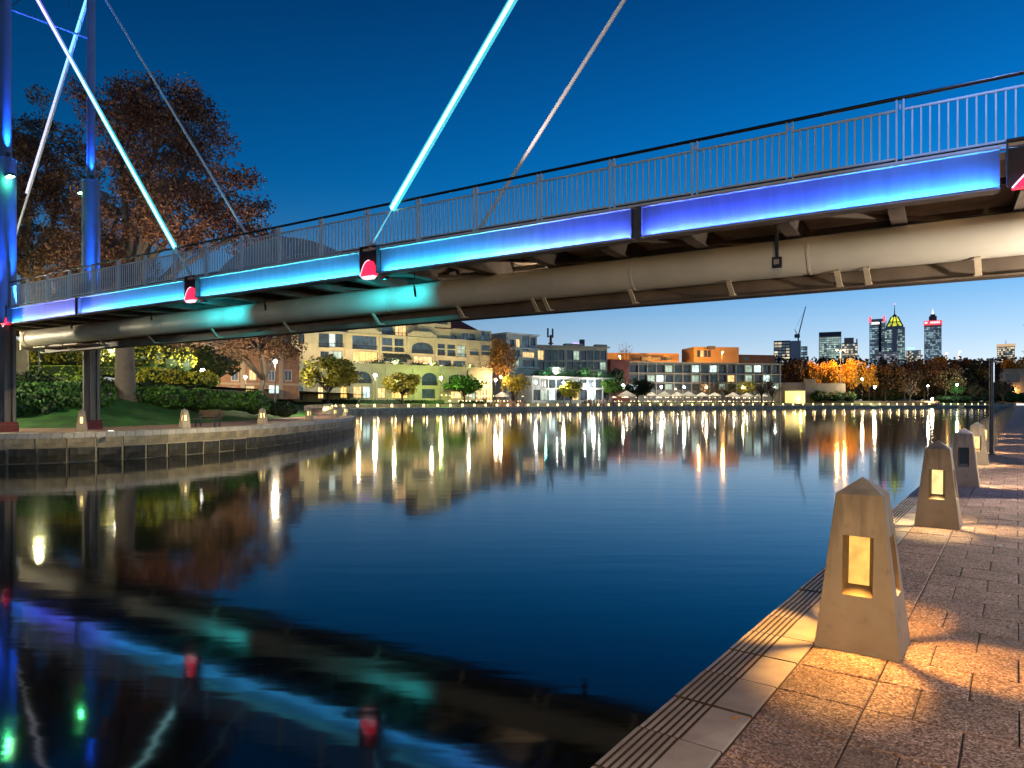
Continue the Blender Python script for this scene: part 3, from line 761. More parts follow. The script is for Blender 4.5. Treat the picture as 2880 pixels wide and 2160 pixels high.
# ------------------------------------------------------------------ bollards with lit windows
PANE = E('bollard lamp glass', (1.0, .54, .11), 1.15, (.04, .03, .015), var=.35, scale=9)
PANE_W = E('pale bollard lamp glass', (1.0, .74, .30), 1.25, (.04, .03, .02), var=.3, scale=9)
PANE_FAR = E('far bollard lamp glass', (1.0, .72, .22), 14)
PANE_OFF = M('dark glass', (.02, .022, .025), .12, .1, 2, spec=.6)
def hwid(z): return .23 - .1109*z
def side_basis(k):
    a = k*math.pi/2; return Matrix.Rotation(a, 3, 'Z')
def bollard_body():
    m = MB()
    xs_w = .083; zr = [0, .33, .675, .92]
    for k in range(4):
        Q = side_basis(k)
        def P(u, z, inset=0.0): return Q @ Vector((u, -(hwid(z) - inset), z))
        for j in range(3):
            za, zb = zr[j], zr[j+1]
            cols = [(-1, -xs_w), (-xs_w, xs_w), (xs_w, 1)]
            for i, (ua, ub) in enumerate(cols):
                if i == 1 and j == 1: continue
                f = lambda u, z: (hwid(z) if u == 1 else -hwid(z) if u == -1 else u)
                m.quad(P(f(ua, za), za), P(f(ub, za), za), P(f(ub, zb), zb), P(f(ua, zb), zb))
    return m
def bollard_reveal():
    m = MB(); o = [(-.083, .33), (.083, .33), (.083, .675), (-.083, .675)]; i_ = [(-.055, .39), (.055, .39), (.055, .672), (-.055, .672)]
    for a in range(4):
        b = (a+1) % 4
        O = [Vector((u, -hwid(z), z)) for u, z in (o[a], o[b])]; I = [Vector((u, -(hwid(z)-.052), z)) for u, z in (i_[a], i_[b])]
        m.quad(O[0], O[1], I[1], I[0])
    return m
def bollard_pane():
    m = MB(); m.quad(*[Vector((u, -(hwid(z)-.050), z)) for u, z in ((-.056, .388), (.056, .388), (.056, .674), (-.056, .674))]); return m
def bollard_cap():
    m = MB(); h = hwid(.92)+.002; c = [Vector((x, y, .92)) for x, y in ((-h,-h), (h,-h), (h,h), (-h,h))]; ap = Vector((0,0,1.018))
    for i in range(4): m.tri(c[i], c[(i+1)%4], ap)
    return m
def bevelled(mb, name, mat, w):
    me = mesh_of(name, mb, mat); bm = bmesh.new(); bm.from_mesh(me)
    bmesh.ops.remove_doubles(bm, verts=bm.verts, dist=1e-4); bmesh.ops.recalc_face_normals(bm, faces=bm.faces)
    ed = [e for e in bm.edges if len(e.link_faces) == 2 and e.calc_face_angle() > .5]
    if w: bmesh.ops.bevel(bm, geom=ed, offset=w, segments=2, affect='EDGES', profile=.6)
    bm.to_mesh(me); bm.free(); return me
body_me = bevelled(bollard_body(), 'body', CONC, .008)
cap_me = bevelled(bollard_cap(), 'cap', CONC_CAP, .006)
rev_me = mesh_of('window_recess', bollard_reveal(), M('dark window surround', (.17, .115, .06), .55, .2, 9, spec=.3)); pane_me = mesh_of('pane', bollard_pane(), None); pane_me.materials.append(PANE)  # recess colour darkened to hold down the light of its lamp
def bollard(label, loc, rz, group, lights=(), panes=(PANE,)*4, energy=1.0, color=(1.0, .55, .17)):
    o = thing('bollard_light', label, 'bollard', loc, group, rz)
    b = place('body', body_me, o, (0,0,0)); place('cap', cap_me, o, (0,0,0))
    for k in range(4):
        r = place('window_recess', rev_me, o, (0,0,0), k*math.pi/2)
        p = place('pane', pane_me, r, (0,0,0)); p.material_slots[0].link = 'OBJECT'; p.material_slots[0].material = panes[k]
        if k in lights:
            l = bpy.data.lights.new('bollard_lamp', 'SPOT'); l.energy = energy; l.color = color; l.shadow_soft_size = .012; l.spot_size = R(62); l.spot_blend = .55
            lo = bpy.data.objects.new('bollard_lamp', l); COL.objects.link(lo); lo.parent = r; lo.location = (0, -.150, .668); lo.rotation_euler = (Vector((0, -.56, 0)) - Vector((0, -.150, .668))).to_track_quat('-Z', 'Y').to_euler()
    return o
GR = 'stone bollard lights along the promenade'
us = [4.63 + 4.98*i for i in range(40)]
names = ['large pale concrete bollard with a glowing amber window at the front of the promenade',
         'second concrete bollard along the promenade with a glowing window and violet cap',
         'third concrete bollard along the promenade with its front window dark',
         'pinkish fourth bollard just left of the dark navy pole', 'fifth bollard half hidden behind the dark navy pole', 'bluish bollard just beyond the dark navy pole']
for i, u in enumerate(us):
    lab = names[i] if i < len(names) else ('bluish bollard in the shrinking row just past the navy pole' if i < 12 else 'tiny bollard at the vanishing far end of the promenade row')
    # face 0 looks back towards the camera (-u), face 1 towards inland, 2 ahead, 3 water
    ps = [PANE, PANE, PANE, PANE] if i == 0 else [PANE_W]*4
    if i == 2: ps = [PANE_OFF, PANE_W, PANE_W, PANE_W]
    if i > 11: ps = [PANE_FAR]*4
    lg = (0, 1, 2, 3) if i < 2 else ((1, 2, 3) if i == 2 else ((0, 1, 2, 3) if i < 8 else ()))
    bollard(lab, PV(u, .635, 0), ANG - math.pi/2, GR, lg, ps, 115 if i == 0 else 80, (1.0, .48, .10) if i == 0 else (1.0, .70, .32))
# bollards on the left park quay
LQ = [(230, 'first bollard from the left on the park quay, beside the far bridge pier'), (520, 'pale bollard on the park quay beside the wooden bench'),
      (738, 'pale bollard on the curving park quay in front of the dark shrubs'), (868, 'whitish bollard near the end of the park quay, left of two closer together'),
      (943, 'whitish bollard second from the tip of the park quay'), (980, 'whitish bollard nearest the tip of the park quay')]
def shore_hit(px, i0, i1):
    k = (px-1440)/FPX
    for (p, o, i), (p2, o2, i2) in zip(SH, SH[1:]):
        if not (i0 <= i <= i1): continue
        a = p.x - k*p.y; b = p2.x - k*p2.y
        if a*b <= 0:
            f = a/(a-b) if a != b else 0; return p.lerp(p2, f), o.lerp(o2, f).normalized()
    return None
LQP = [(p+o*.95, o) for p, o, i in smooth_shore(60) if 2.2 <= i <= 10.2]
for px, lab in LQ:
    q, o = min(LQP, key=lambda a: abs(1440+FPX*a[0].x/a[0].y - px))
    rz = math.atan2(o.y, o.x) - math.pi/2
    bollard(lab, (q.x, q.y, .13), rz, 'bollards on the left park quay', (0, 1, 3), [E('left bollard glass', (1.0, .80, .20), 2.6)]*4, 16, (1, .8, .45))
# far bank bollards
low_b = MB()
for a, b in (((.23, 0), (.128, .92)),):
    low_b.lathe([(.23*1.414, 0), (.128*1.414, .92), (0.001, 1.018)], n=4)
low_me = mesh_of('bollard', low_b, M('far bollard stone', (.55, .50, .36), .85, .1))
low_me.transform(Matrix.Rotation(math.pi/4, 4, 'Z'))
lowp = MB()
for k in range(4):
    Q = side_basis(k); lowp.quad(*[Q @ Vector((u, -(hwid(z)+.01), z)) for u, z in ((-.07, .33), (.07, .33), (.07, .675), (-.07, .675))])
lowp_me = mesh_of('window', lowp, PANE_FAR)
fb = shore_walk(11.2, 24.5, 5.4)
for k, (p, tg) in enumerate(fb):
    q = p - inward(tg)*.8
    o = place('bollard_light', low_me, None, (q.x, q.y, .13), math.atan2(tg.y, tg.x), (1.15, 1.15, 1.15))
    fpx = 1440 + FPX*q.x/q.y
    wh = 'where the park quay meets the apartment bank' if fpx < 1005 else 'below the cream apartment arcade' if fpx < 1385 else 'between the apartments and the glass pavilion' if fpx < 1496 else 'below the low glass pavilion' if fpx < 1722 else 'below the parasol terrace' if fpx < 2200 else 'below the retaining wall and steps' if fpx < 2480 else 'below the dark wood'
    tag(o, 'small glowing bollard on the far quay coping ' + wh, 'bollard', 'small bollards ' + wh)
    place('window', lowp_me, o, (0, 0, 0))
    if k < 70:
        lamp('POINT', 'bollard_lamp', o, q.to_3d() + inward(tg).to_3d()*.75 + Vector((0, 0, .75)), 70, (1, .72, .34), .15)

# ------------------------------------------------------------------ lamp posts
POST = M('dark lamp post', (.05, .05, .05), .5, .2, 2)
def globe_mat(col, st): return E('lamp globe %s %s' % (col, st), col, st)
def globe_post(name, label, p, H, r, col, st, group=None, double=False, watt=0, arm=None):
    o = thing(name, label, 'street lamp', p, group)
    p = Vector(p); m = MB(); m.tube(p - ZU*.3, p + ZU*(H-r), .07, .05, 8); m.tube(p - ZU*.3, p + ZU*.35, .13, .12, 8)
    link('post', m, POST, o)
    m = MB(); c = p + ZU*H; m.sphere(c, r, 12, 8); g = link('globe', m, globe_mat(col, st), o, smooth=True)
    m = MB(); m.lathe([(r*.25, r*.95), (r*.9, r*.72), (r*.95, r*.66)], c, 10); link('hood', m, POST, o)
    if watt: lamp('POINT', 'lamp_light', o, c - ZU*(r*1.05), watt, col, r)
    return o
WARM = (1.0, .72, .42); WHT = (1.0, .92, .80); COOL = (.86, .95, 1.0); YG = (.78, 1.0, .30); ORG = (1.0, .50, .12)
def lamp_at(px, y, D, col, st, label, group=None, r=.3, watt=0, name='street_lamp'):
    x = (px-1440)/FPX*D; z = zat(y, D); g = ground_z(x, D)
    return globe_post(name, label, (x, D, g), max(1.2, z-g), r, col, st, group, watt=watt)
FW = 'white globe lamps on the far terrace promenade'
far_lamps = [
 (807, 1050, 154, WHT, 90, 'white globe lamp in front of the pink building left of the round tree', None, .32, 2600),
 (1055, 1055, 170, WHT, 90, 'white globe lamp in front of the apartment arches, between two round trees', None, .34, 3000),
 (1240, 1063, 187, YG, 90, 'yellow-green globe lamp in front of the apartment arcade beside the bright green tree', None, .33, 3600),
 (1394, 1068, 208, WARM, 90, 'lower of two warm globe lamps below the tall amber tree', None, .32, 2600),
 (1408, 1060, 216, WARM, 80, 'upper of two warm globe lamps beside the tall amber tree', None, .30, 1500),
 (1507, 1075, 226, WHT, 90, 'white globe lamp at the left end of the low glass pavilion', None, .32, 2200),
 (1585, 1076, 238, WHT, 90, 'white globe lamp just left of the yellow-green tree by the glass pavilion', None, .34, 2600),
 (1670, 1080, 250, WHT, 90, 'white globe lamp right of the yellow-green tree by the glass pavilion', None, .34, 2600),
 (1752, 1083, 262, WHT, 90, 'white globe lamp above the left white parasol', None, .34, 2600),
 (1794, 1088, 268, WHT, 60, 'small white lamp set in the dark green tree beside the parasols', None, .28, 1200),
 (1860, 1088, 275, WHT, 90, 'left of two white lamps above the long row of parasols', None, .36, 2800),
 (1924, 1088, 283, WHT, 90, 'right of two white lamps above the long row of parasols', None, .36, 2800),
 (1987, 1089, 287, WARM, 55, 'dim warm lamp among the thin trees before the long flat block', None, .28, 1500),
 (2090, 1089, 293, (1, .95, .6), 90, 'bright yellowish lamp inside the golden trees before the long flat block', None, .36, 2600),
 (2180, 1090, 297, WHT, 55, 'small white lamp at the right end of the long flat block', None, .28, 1500),
 (2425, 1066, 318, WARM, 90, 'warm lamp among the yellow trees above the retaining wall', None, .40, 3600),
 (2460, 1088, 312, (1, .97, .75), 90, 'bright cream lamp right of the yellow trees by the far steps', None, .42, 5200),
 (2610, 1085, 328, WHT, 60, 'small white lamp above the dazzling low lamp on the far bank', None, .28, 4200),
 (2622, 1122, 323, (1, .78, .48), 160, 'dazzling low warm lamp at the water edge below the dark trees', None, .46, 1500),
 (2692, 1082, 338, (.6, 1.0, .62), 90, 'greenish lamp lighting a small tree on the far bank', None, .38, 3400),
 (2796, 1088, 364, (.75, .84, 1), 60, 'bluish white lamp just right of the dark navy pole', None, .38, 220),
 (2856, 1096, 380, ORG, 40, 'small orange lamp among the bushes at the far right', None, .28, 900),
]
for px, y, D, col, st, lab, grp, r, w in far_lamps:
    lamp_at(px, y, D, col, st, lab, grp, r*1.15, w*3.1)
lamp_at(570, 1042, 58, WHT, 60, 'bright white park lamp shining through the leaves behind the big tree', None, .17, 4200)
lamp_at(404, 1040, 66, (1, .85, .45), 40, 'warm park lamp behind the big trunk on the slope', None, .16, 3500)
lamp_at(110, 905, 47, (.98, .95, .42), 40, 'park lamp on the slope hidden behind the bridge by the left pier', None, .16, 3600)
lamp_at(690, 1060, 100, WARM, 40, 'warm lamp in front of the brown brick building behind the big tree', None, .22, 4200)
lamp_at(330, 960, 60, (.95, .9, .5), 30, 'upper park lamp on the slope behind the round pipe', None, .16, 12000)
# tall orange street lights in the town behind
def tall_light(px, y, D, label, heads):
    x = (px-1440)/FPX*D; z = zat(y, D); g = 3.0
    o = thing('street_light', label, 'street light', (x, D, g), 'tall street lights in the town behind'); p = Vector((x, D, g))
    m = MB(); m.tube(p, (x, D, z), .16, .09, 8)
    for dx in heads: m.bar((x, D, z), (x+dx, D, z+.25), .1, .1)
    link('post', m, M('galvanised post', (.45, .33, .24), .5, .2), o)
    for dx in heads:
        m = MB(); m.sphere((x+dx, D, z+.1), .55, 10, 6, (1, 1, .6)); link('lamp_head', m, globe_mat((1, .56, .22), 14), o)
        lamp('POINT', 'lamp_light', o, (x+dx, D-.2, z-.8), 19000, (1, .48, .12), .5)
    return o
tall_light(2364, 985, 330, 'tall twin-headed orange street light rising behind the golden trees', (-1.8, 1.8))
tall_light(2660, 994, 430, 'left one of two orange street lights over the dark trees', (.6,))
tall_light(2697, 989, 430, 'right and brighter one of two orange street lights over the dark trees', (.6,))
tall_light(2030, 990, 372, 'orange street light before the orange lit building', (.5,))
tall_light(1745, 1002, 372, 'orange street light beside the bare tree above the red brick block', (-.5,))
# promenade lamps behind and beside the camera
def prom_lamp(u, v, H, watt, label, col=(1.0, .70, .38), side=-1.0, cut=True):
    p = PV(u, v, 0); o = thing('promenade_lamp', label, 'street lamp', p, 'promenade lamps out of the left of the row')
    o['group'] = 'tall lamps on the near promenade'
    m = MB(); m.tube(p, p+ZU*H, .08, .05, 10); m.bar(p+ZU*H, p+ZU*(H+.1)+DV*side, .06, .06); link('post', m, POST, o)
    hp = p+ZU*(H+.08)+DV*side
    m = MB(); m.box(hp, (.5, .25, .1), (DU, DV, ZU)); link('lamp_head', m, POST, o)
    m = MB(); m.box(hp-ZU*.07, (.42, .2, .03), (DU, DV, ZU)); link('lens', m, globe_mat(col, 25), o)
    if cut: lamp('SPOT', 'lamp_light', o, hp-ZU*.12, watt, col, .12, hp-ZU*3, 166, blend=.15)
    else: lamp('POINT', 'lamp_light', o, hp-ZU*.22, watt, col, .12)
prom_lamp(-3.6, 4.2, 3.5, 2150, 'promenade lamp standing behind the viewpoint', (1, .64, .27), -1.0, False)
prom_lamp(14.7, 4.6, 3.3, 1900, 'promenade lamp standing under the right end of the bridge', (1, .86, .70), -.25, False)
prom_lamp(27, 7.5, 5.2, 330, 'promenade lamp beyond the bridge beside the lawn', (1, .80, .55))
prom_lamp(46, 7.5, 5.2, 300, 'promenade lamp further along beside the lawn', (1, .80, .55))
# park-side lamps beyond the left edge of the frame
for (x, y, w, lab, col) in ((-31, 33.5, 9500, 'park quay lamp left of the near bridge pier', (1.0, .86, .58)), (-21.5, 62, 5000, 'park path lamp behind the shrubs near the tip of the quay', (1, .84, .55))):
    globe_post('park_lamp', lab, (x, y, ground_z(x, y)), 4.6, .17, col, 40, None, watt=w)

# ------------------------------------------------------------------ dark navy pole, paper scrap, dry leaves
NAVY = M('navy pole paint', (.015, .025, .05), .4, .2, 3)
pp = at(2788, 19.3); o = thing('navy_pole', 'slim dark navy pole with a pale light strip near its top by the promenade edge', 'pole', pp)
m = MB(); m.tube(pp, pp+ZU*2.66, .052, .05, 14); m.tube(pp, pp+ZU*.03, .12, .12, 14); m.tube(pp+ZU*2.66, pp+ZU*2.72, .058, .058, 14); link('pole', m, NAVY, o)
m = MB(); m.box(pp + Vector((.056, -.01, 2.32)), (.022, .05, .55)); link('light_strip', m, E('cool light strip', (.75, .85, 1.0), .9), o)
def ground_hit(px, y): D = HC*FPX/(y-HOR); return at(px, D)
q = ground_hit(2812, 1541)
m = MB(); r_ = random.Random(4); m.sphere(q+ZU*.016, .024, 7, 5, (1.25, .9, .6))
for v in m.v: v += Vector((r_.gauss(0, .004), r_.gauss(0, .004), abs(r_.gauss(0, .003))))
tag(link('paper_scrap', m, M('white paper', (.75, .74, .70), .8, .1), loc=q), 'small crumpled white paper scrap on the pink paving', 'litter')
for k, (px, y, s, rz, lab) in enumerate(((2068, 2026, .05, .3, 'curled dry brown leaf lying on the grooved coping'), (2108, 2023, .022, 1.2, 'tiny yellow leaf beside the curled one at the coping joint'))):
    q = ground_hit(px, y); m = MB()
    for a in range(6):
        t0, t1 = a/6-.5, (a+1)/6-.5
        w0, w1 = .3*math.cos(t0*3.0), .3*math.cos(t1*3.0)
        f = lambda t, w: q + Matrix.Rotation(rz, 3, 'Z') @ Vector((t*s, w*s*.9, .006 + abs(w)*s*.5 + t*t*s*.5))
        m.quad(f(t0, -w0), f(t1, -w1), f(t1, 0), f(t0, 0)); m.quad(f(t0, 0), f(t1, 0), f(t1, w1), f(t0, w0))
    tag(link('dry_leaf', m, M('dry leaf', (.36, .19, .06), .8, .3, 20), loc=q), lab, 'leaf')

# ------------------------------------------------------------------ vegetation
BARK = M('plane tree bark', (.14, .12, .10), .9, .35, 2.5, bump=.8, bscale=9, col2=(.11, .09, .075))
BARK_D = M('dark bark', (.07, .055, .04), .9, .35, 2.5)
def big_tree(label, base, lobes, mat, nclus, nleaf, leaf, seed, trunk_r, fork_h, limb_to=14, cl_r=(.6, 1.25), core=.35):
    r = random.Random(seed); o = thing('plane_tree', label, 'tree', base); base = Vector(base)
    m = MB(); fork = base + Vector((r.uniform(-.2, .2), r.uniform(-.2, .2), fork_h))
    m.path([base - ZU*.5, base + ZU*.15, base + ZU*.6, base + ZU*fork_h*.6, fork], [trunk_r*1.5, trunk_r*1.25, trunk_r*1.02, trunk_r*.9, trunk_r*.95], 14)
    cl = []
    vol = [a*b*c for (_, (a, b, c)) in lobes]; tot = sum(vol)
    for (c, (a, b, h)), v in zip(lobes, vol):
        for k in range(max(3, int(nclus*v/tot))):
            d = Vector((r.gauss(0,1), r.gauss(0,1), r.gauss(0,1))).normalized()*(r.uniform(core, 1)**.6)
            cl.append((Vector(c) + Vector((d.x*a, d.y*b, d.z*h)), r.uniform(*cl_r)))
    # limbs
    nodes = [(fork, trunk_r*.9)]
    for (c, (a, b, h)) in lobes:
        c = Vector(c); mid = fork.lerp(c, .5) + Vector((r.uniform(-.8, .8), r.uniform(-.8, .8), r.uniform(0, 1.2)))
        m.path([fork - ZU*.3, fork.lerp(mid, .5)+Vector((0, 0, .3)), mid, c], [trunk_r*.62, trunk_r*.48, trunk_r*.36, trunk_r*.16], 8)
        nodes.append((mid, trunk_r*.34)); nodes.append((c, trunk_r*.2)); nodes.append((mid.lerp(c, .5), trunk_r*.26))
    for i, (p, q) in enumerate(cl):
        if i % 2: continue
        n = min(nodes, key=lambda nn: (nn[0]-p).length); a = n[0]
        mid = a.lerp(p, .5) + Vector((r.gauss(0, .3), r.gauss(0, .3), r.uniform(-.2, .5)))
        m.path([a, mid, p], [min(.10, n[1]*.5), .055, .02], 5)
    link('trunk', m, BARK, o, smooth=True)
    mc = MB()
    for p, rad in cl:
        k = int(nleaf*rad*rad)
        for _ in range(k):
            d = Vector((r.gauss(0,1), r.gauss(0,1), r.gauss(0,.7)))
            d = d.normalized()*(r.random()**.45)*rad
            mc.leaf(p + d, leaf, r)
    link('crown', mc, mat, o, fix=False)
    return o
L_RED = leafmat('dull red brown leaves', (.25, .115, .065), (.13, .062, .038), .6)
L_RED2 = leafmat('dark brown leaves', (.13, .062, .03), (.07, .036, .02), .6)
L_YEL = leafmat('yellow green leaves', (.42, .38, .03), (.20, .22, .02), .5)
L_GRN = leafmat('mid green leaves', (.075, .19, .022), (.035, .09, .014), .55)
L_DKG = leafmat('dark green leaves', (.024, .045, .014), (.012, .024, .008), .6)
L_ORG = leafmat('golden leaves', (.55, .28, .03), (.34, .15, .016), .45)
L_BRN = leafmat('brown autumn leaves', (.13, .07, .022), (.07, .036, .014), .55)
L_OLV = leafmat('olive autumn leaves', (.42, .34, .04), (.22, .20, .026), .55)
def lobe(px, y, D, rx, rz, ry=None): return (at(px, D, zat(y, D)), (rx, ry or rx, rz))
tz = ground_z(at(352, 44.5).x, 44.5)
big_tree('big red-brown plane tree with a thick pale trunk behind the bridge', at(352, 44.5, tz-.1),
  [lobe(330, 330, 45, 2.6, 2.4), lobe(470, 330, 46, 3.2, 2.3), lobe(560, 420, 45, 1.9, 1.6), lobe(420, 470, 45, 3.4, 2.6), lobe(640, 545, 44, 2.6, 1.7), lobe(520, 620, 43, 3.0, 2.2), lobe(700, 640, 44, 2.0, 1.7),
   lobe(330, 600, 46, 2.6, 3.2), lobe(300, 760, 46, 3.4, 2.0), lobe(330, 865, 45, 3.0, 1.5), lobe(450, 855, 46, 3.0, 1.4), lobe(560, 850, 47, 2.6, 1.3)], L_RED, 300, 250, .165, 21, .62, 4.6)
big_tree('darker brown plane tree at the left between the two bridge masts', at(60, 52, ground_z(at(60, 52).x, 52)-.1),
  [lobe(110, 370, 52, 2.8, 2.6), lobe(180, 470, 52, 3.0, 2.6), lobe(60, 500, 53, 3.0, 3.0), lobe(130, 640, 52, 3.8, 3.0), lobe(210, 750, 52, 3.0, 2.4), lobe(70, 780, 52, 3.0, 2.4), lobe(-60, 600, 53, 3.4, 4.0)], L_RED2, 200, 220, .18, 22, .5, 4.4)
big_tree('dark drooping brown tree under the bridge left of the cream apartments', at(735, 70, ground_z(at(735, 70).x, 70)-.1),
  [lobe(600, 955, 62, 3.2, 1.2), lobe(700, 960, 66, 3.2, 1.7), lobe(790, 965, 70, 2.6, 1.8), lobe(520, 950, 58, 2.4, 1.0), lobe(830, 985, 72, 1.2, 1.2), lobe(690, 860, 68, 5, 2.2)], L_RED2, 120, 110, .20, 23, .25, 3.4)

def leaf_mass(name, label, cat, boxes, mat, leaf, dens, seed, group=None, stemmat=None):
    """hedge or shrub: leaves over and through a few mounds with an inner body; boxes = (centre, (rx, ry, rz), flat?)"""
    r = random.Random(seed); o = thing(name, label, cat, boxes[0][0] - ZU*boxes[0][1][2], group)
    m = MB(); inner = MB()
    for (c, (a, b, h), flat) in boxes:
        c = Vector(c)
        if flat: inner.box(c, (a*1.86, b*1.86, h*1.86))
        else: inner.sphere(c, 1, 10, 6, (a*.86, b*.86, h*.86))
        area = 4*(a*b+a*h+b*h) if flat else 9*((a*b+a*h+b*h)/3)
        for _ in range(int(area*dens)):
            if flat:
                f = r.choice('xyzz'); s = r.choice((-1, 1)); p = Vector((r.uniform(-1, 1), r.uniform(-1, 1), r.uniform(-1, 1)))
                if f == 'x': p.x = s*r.uniform(.92, 1.03)
                elif f == 'y': p.y = s*r.uniform(.92, 1.03)
                else: p.z = r.uniform(.92, 1.04)
            else:
                p = Vector((r.gauss(0,1), r.gauss(0,1), r.gauss(0,1))).normalized()*r.uniform(.85, 1.1)
                if p.z < -.5: continue
            m.leaf(c + Vector((p.x*a, p.y*b, p.z*h)), leaf, r)
    link('foliage', m, mat, o, fix=False); link('inner_growth', inner, stemmat or L_DKG, o)
    return o
def mound_row(pxs, D0, D1, y, rz, rx, jit=.25, seed=1):
    r = random.Random(seed); out = []
    for i, px in enumerate(pxs):
        D = D0 + (D1-D0)*i/max(1, len(pxs)-1); z = zat(y(px) if callable(y) else y, D)
        out.append((at(px, D + r.uniform(-.5, .5), z), (rx*r.uniform(1-jit, 1+jit), rx*r.uniform(1-jit, 1+jit), rz*r.uniform(1-jit, 1+jit)), False))
    return out
L_HEDGE = leafmat('clipped hedge leaves', (.26, .32, .03), (.15, .20, .02), .4)
L_GRN2 = leafmat('shrub leaves', (.055, .15, .022), (.025, .075, .014), .55)
# layered planting on the slope of the left park
def flat_hedge(x0, x1, y0, y1, D, dep): z1, z0 = zat(y0, D), zat(y1, D); a = at(x0, D); b = at(x1, D); return ((a+b)/2 + ZU*((z0+z1)/2), ((b.x-a.x)/2, dep, (z1-z0)/2), True)
leaf_mass('clipped_hedge', 'bright yellow-green clipped hedge at the top of the park slope', 'hedge', [flat_hedge(-60, 238, 1030, 1056, 54, .6), flat_hedge(236, 455, 1034, 1054, 55, .6)], L_HEDGE, .17, 60, 31)
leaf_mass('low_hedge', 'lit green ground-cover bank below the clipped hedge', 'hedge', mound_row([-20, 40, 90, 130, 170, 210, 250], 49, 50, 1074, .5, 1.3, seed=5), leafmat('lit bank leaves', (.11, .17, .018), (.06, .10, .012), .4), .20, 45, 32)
leaf_mass('dark_bush', 'dark round bush at the left edge of the park slope', 'bush', mound_row([30, 75, 112], 42, 43, 1082, .65, 1.0, seed=6), L_DKG, .2, 60, 33)
leaf_mass('dark_hedge', 'dark curved hedge below the big trunk running down to the right', 'hedge', mound_row([262, 295, 330, 365, 400, 435, 470, 505, 540, 575, 610], 43.5, 52, lambda p: 1083 + max(0, p-300)*.10, .42, .75, .15, 7), L_DKG, .17, 65, 34)
leaf_mass('shrub_bed', 'wide bed of green shrubs behind the park lawn', 'shrub', mound_row([-30, 20, 60, 110, 150, 190, 235, 280, 320, 360, 400, 440, 480, 520, 560, 600, 640, 680, 715], 40, 50, lambda p: 1116 + max(0, p-300)*.045, .75, 1.15, .2, 8), L_GRN2, .22, 55, 35)
leaf_mass('shrub_bed', 'leafy green shrubs between the near and far bridge piers', 'shrub', mound_row([-30, 25, 75, 125, 175, 225, 270], 39, 41, 1112, .8, 1.15, .2, 15) + mound_row([0, 50, 100, 150, 205, 250], 38, 39.5, 1130, .6, 1.05, .2, 16), L_GRN2, .2, 55, 52)
leaf_mass('shrub_bed', 'lower bed of dark green shrubs along the left edge of the lawn', 'shrub', mound_row([-20, 30, 70, 110, 150], 36.5, 38, lambda p: 1150 + p*.10, .7, .95, .25, 9), L_GRN2, .2, 55, 36)
leaf_mass('shrub_bed', 'dark shrubs tapering to the quay path at the right end of the lawn', 'shrub', mound_row([640, 680, 715, 745, 775, 800], 49, 54, lambda p: 1135 + (p-640)*.12, .6, .9, .2, 10), L_DKG, .2, 60, 37)
leaf_mass('yellow_shrub', 'bright yellow-green shrub beside the park lamp right of the trunk', 'shrub', mound_row([430, 470, 505, 540, 570, 590], 53, 57, lambda p: 1062 + (p-430)*.06, .75, 1.0, .3, 11), L_YEL, .22, 45, 38)
leaf_mass('yellow_shrub', 'sunlit-looking yellow foliage right of the thick trunk under the pipe', 'shrub', mound_row([380, 425, 470, 515], 56, 60, lambda p: 1000 + (p-380)*.12, .9, 1.1, .35, 12), L_YEL, .24, 26, 39)
leaf_mass('yellow_shrub', 'yellow and green foliage between the two bridge piers', 'shrub', mound_row([60, 110, 160, 205, 250, 290], 58, 60, 1004, 1.1, 1.4, .35, 13), L_OLV, .24, 30, 40)

leaf_mass('tree_belt', 'dark belt of trees behind the park, seen under the bridge', 'trees', mound_row([-40, 60, 150, 240, 330, 420, 500, 560], 78, 86, lambda p: 1005 + p*.02, 3.2, 4.6, .25, 14) + mound_row([-20, 90, 200, 310, 420, 520, 610], 84, 90, 900, 4.0, 5.0, .2, 17), leafmat('dim olive leaves', (.09, .09, .018), (.05, .05, .012), .5), .42, 11, 49)
# trees of the far bank: shared crowns
def tree_set(seed, n, leaf, spread=1.0, gaps=.0, clus=26, bare=False):
    """unit tree: height 1, crown radius about .42; returns (trunk, crown)"""
    r = random.Random(seed); t = MB(); c = MB()
    t.path([(0,0,-.06), (0,0,.02), (r.uniform(-.015,.015), 0, .22), (0, 0, .42)], [.035, .026, .02, .014], 7)
    cl = []
    for k in range(clus):
        d = Vector((r.gauss(0,1), r.gauss(0,1), r.gauss(0,1))).normalized()*(r.uniform(.25, 1)**.55)
        p = Vector((d.x*.34*spread, d.y*.34*spread, .64 + d.z*.27)); cl.append(p)
        t.path([(0, 0, r.uniform(.22, .42)), Vector((0,0,.35)).lerp(p, .55)+Vector((0,0,.03)), p], [.013, .008, .003], 4)
        if bare:
            for _ in range(6):
                q = p + Vector((r.gauss(0,.06), r.gauss(0,.06), r.gauss(.03,.06))); t.path([p.lerp(Vector((0,0,.4)), .25), q], [.004, .0015], 3)
    for p in cl:
        rad = r.uniform(.09, .17)
        for _ in range(n//clus):
            d = Vector((r.gauss(0,1), r.gauss(0,1), r.gauss(0,.8))).normalized()*(r.random()**.4)*rad
            c.leaf(p + d, leaf, r)
    return mesh_of('trunk', t, BARK_D), mesh_of('crown', c, L_GRN)
SETS = {'round': [tree_set(s, 4200, .048, 1.12, clus=32) for s in (51, 52, 53)], 'loose': [tree_set(s, 2000, .04, 1.0, clus=34) for s in (61, 62)], 'bare': [tree_set(s, 420, .035, 1.15, clus=34, bare=True) for s in (71, 72, 73)],
        'dense': [tree_set(s, 3600, .05, 1.25, clus=34) for s in (81, 82, 83)]}
tr = random.Random(11)
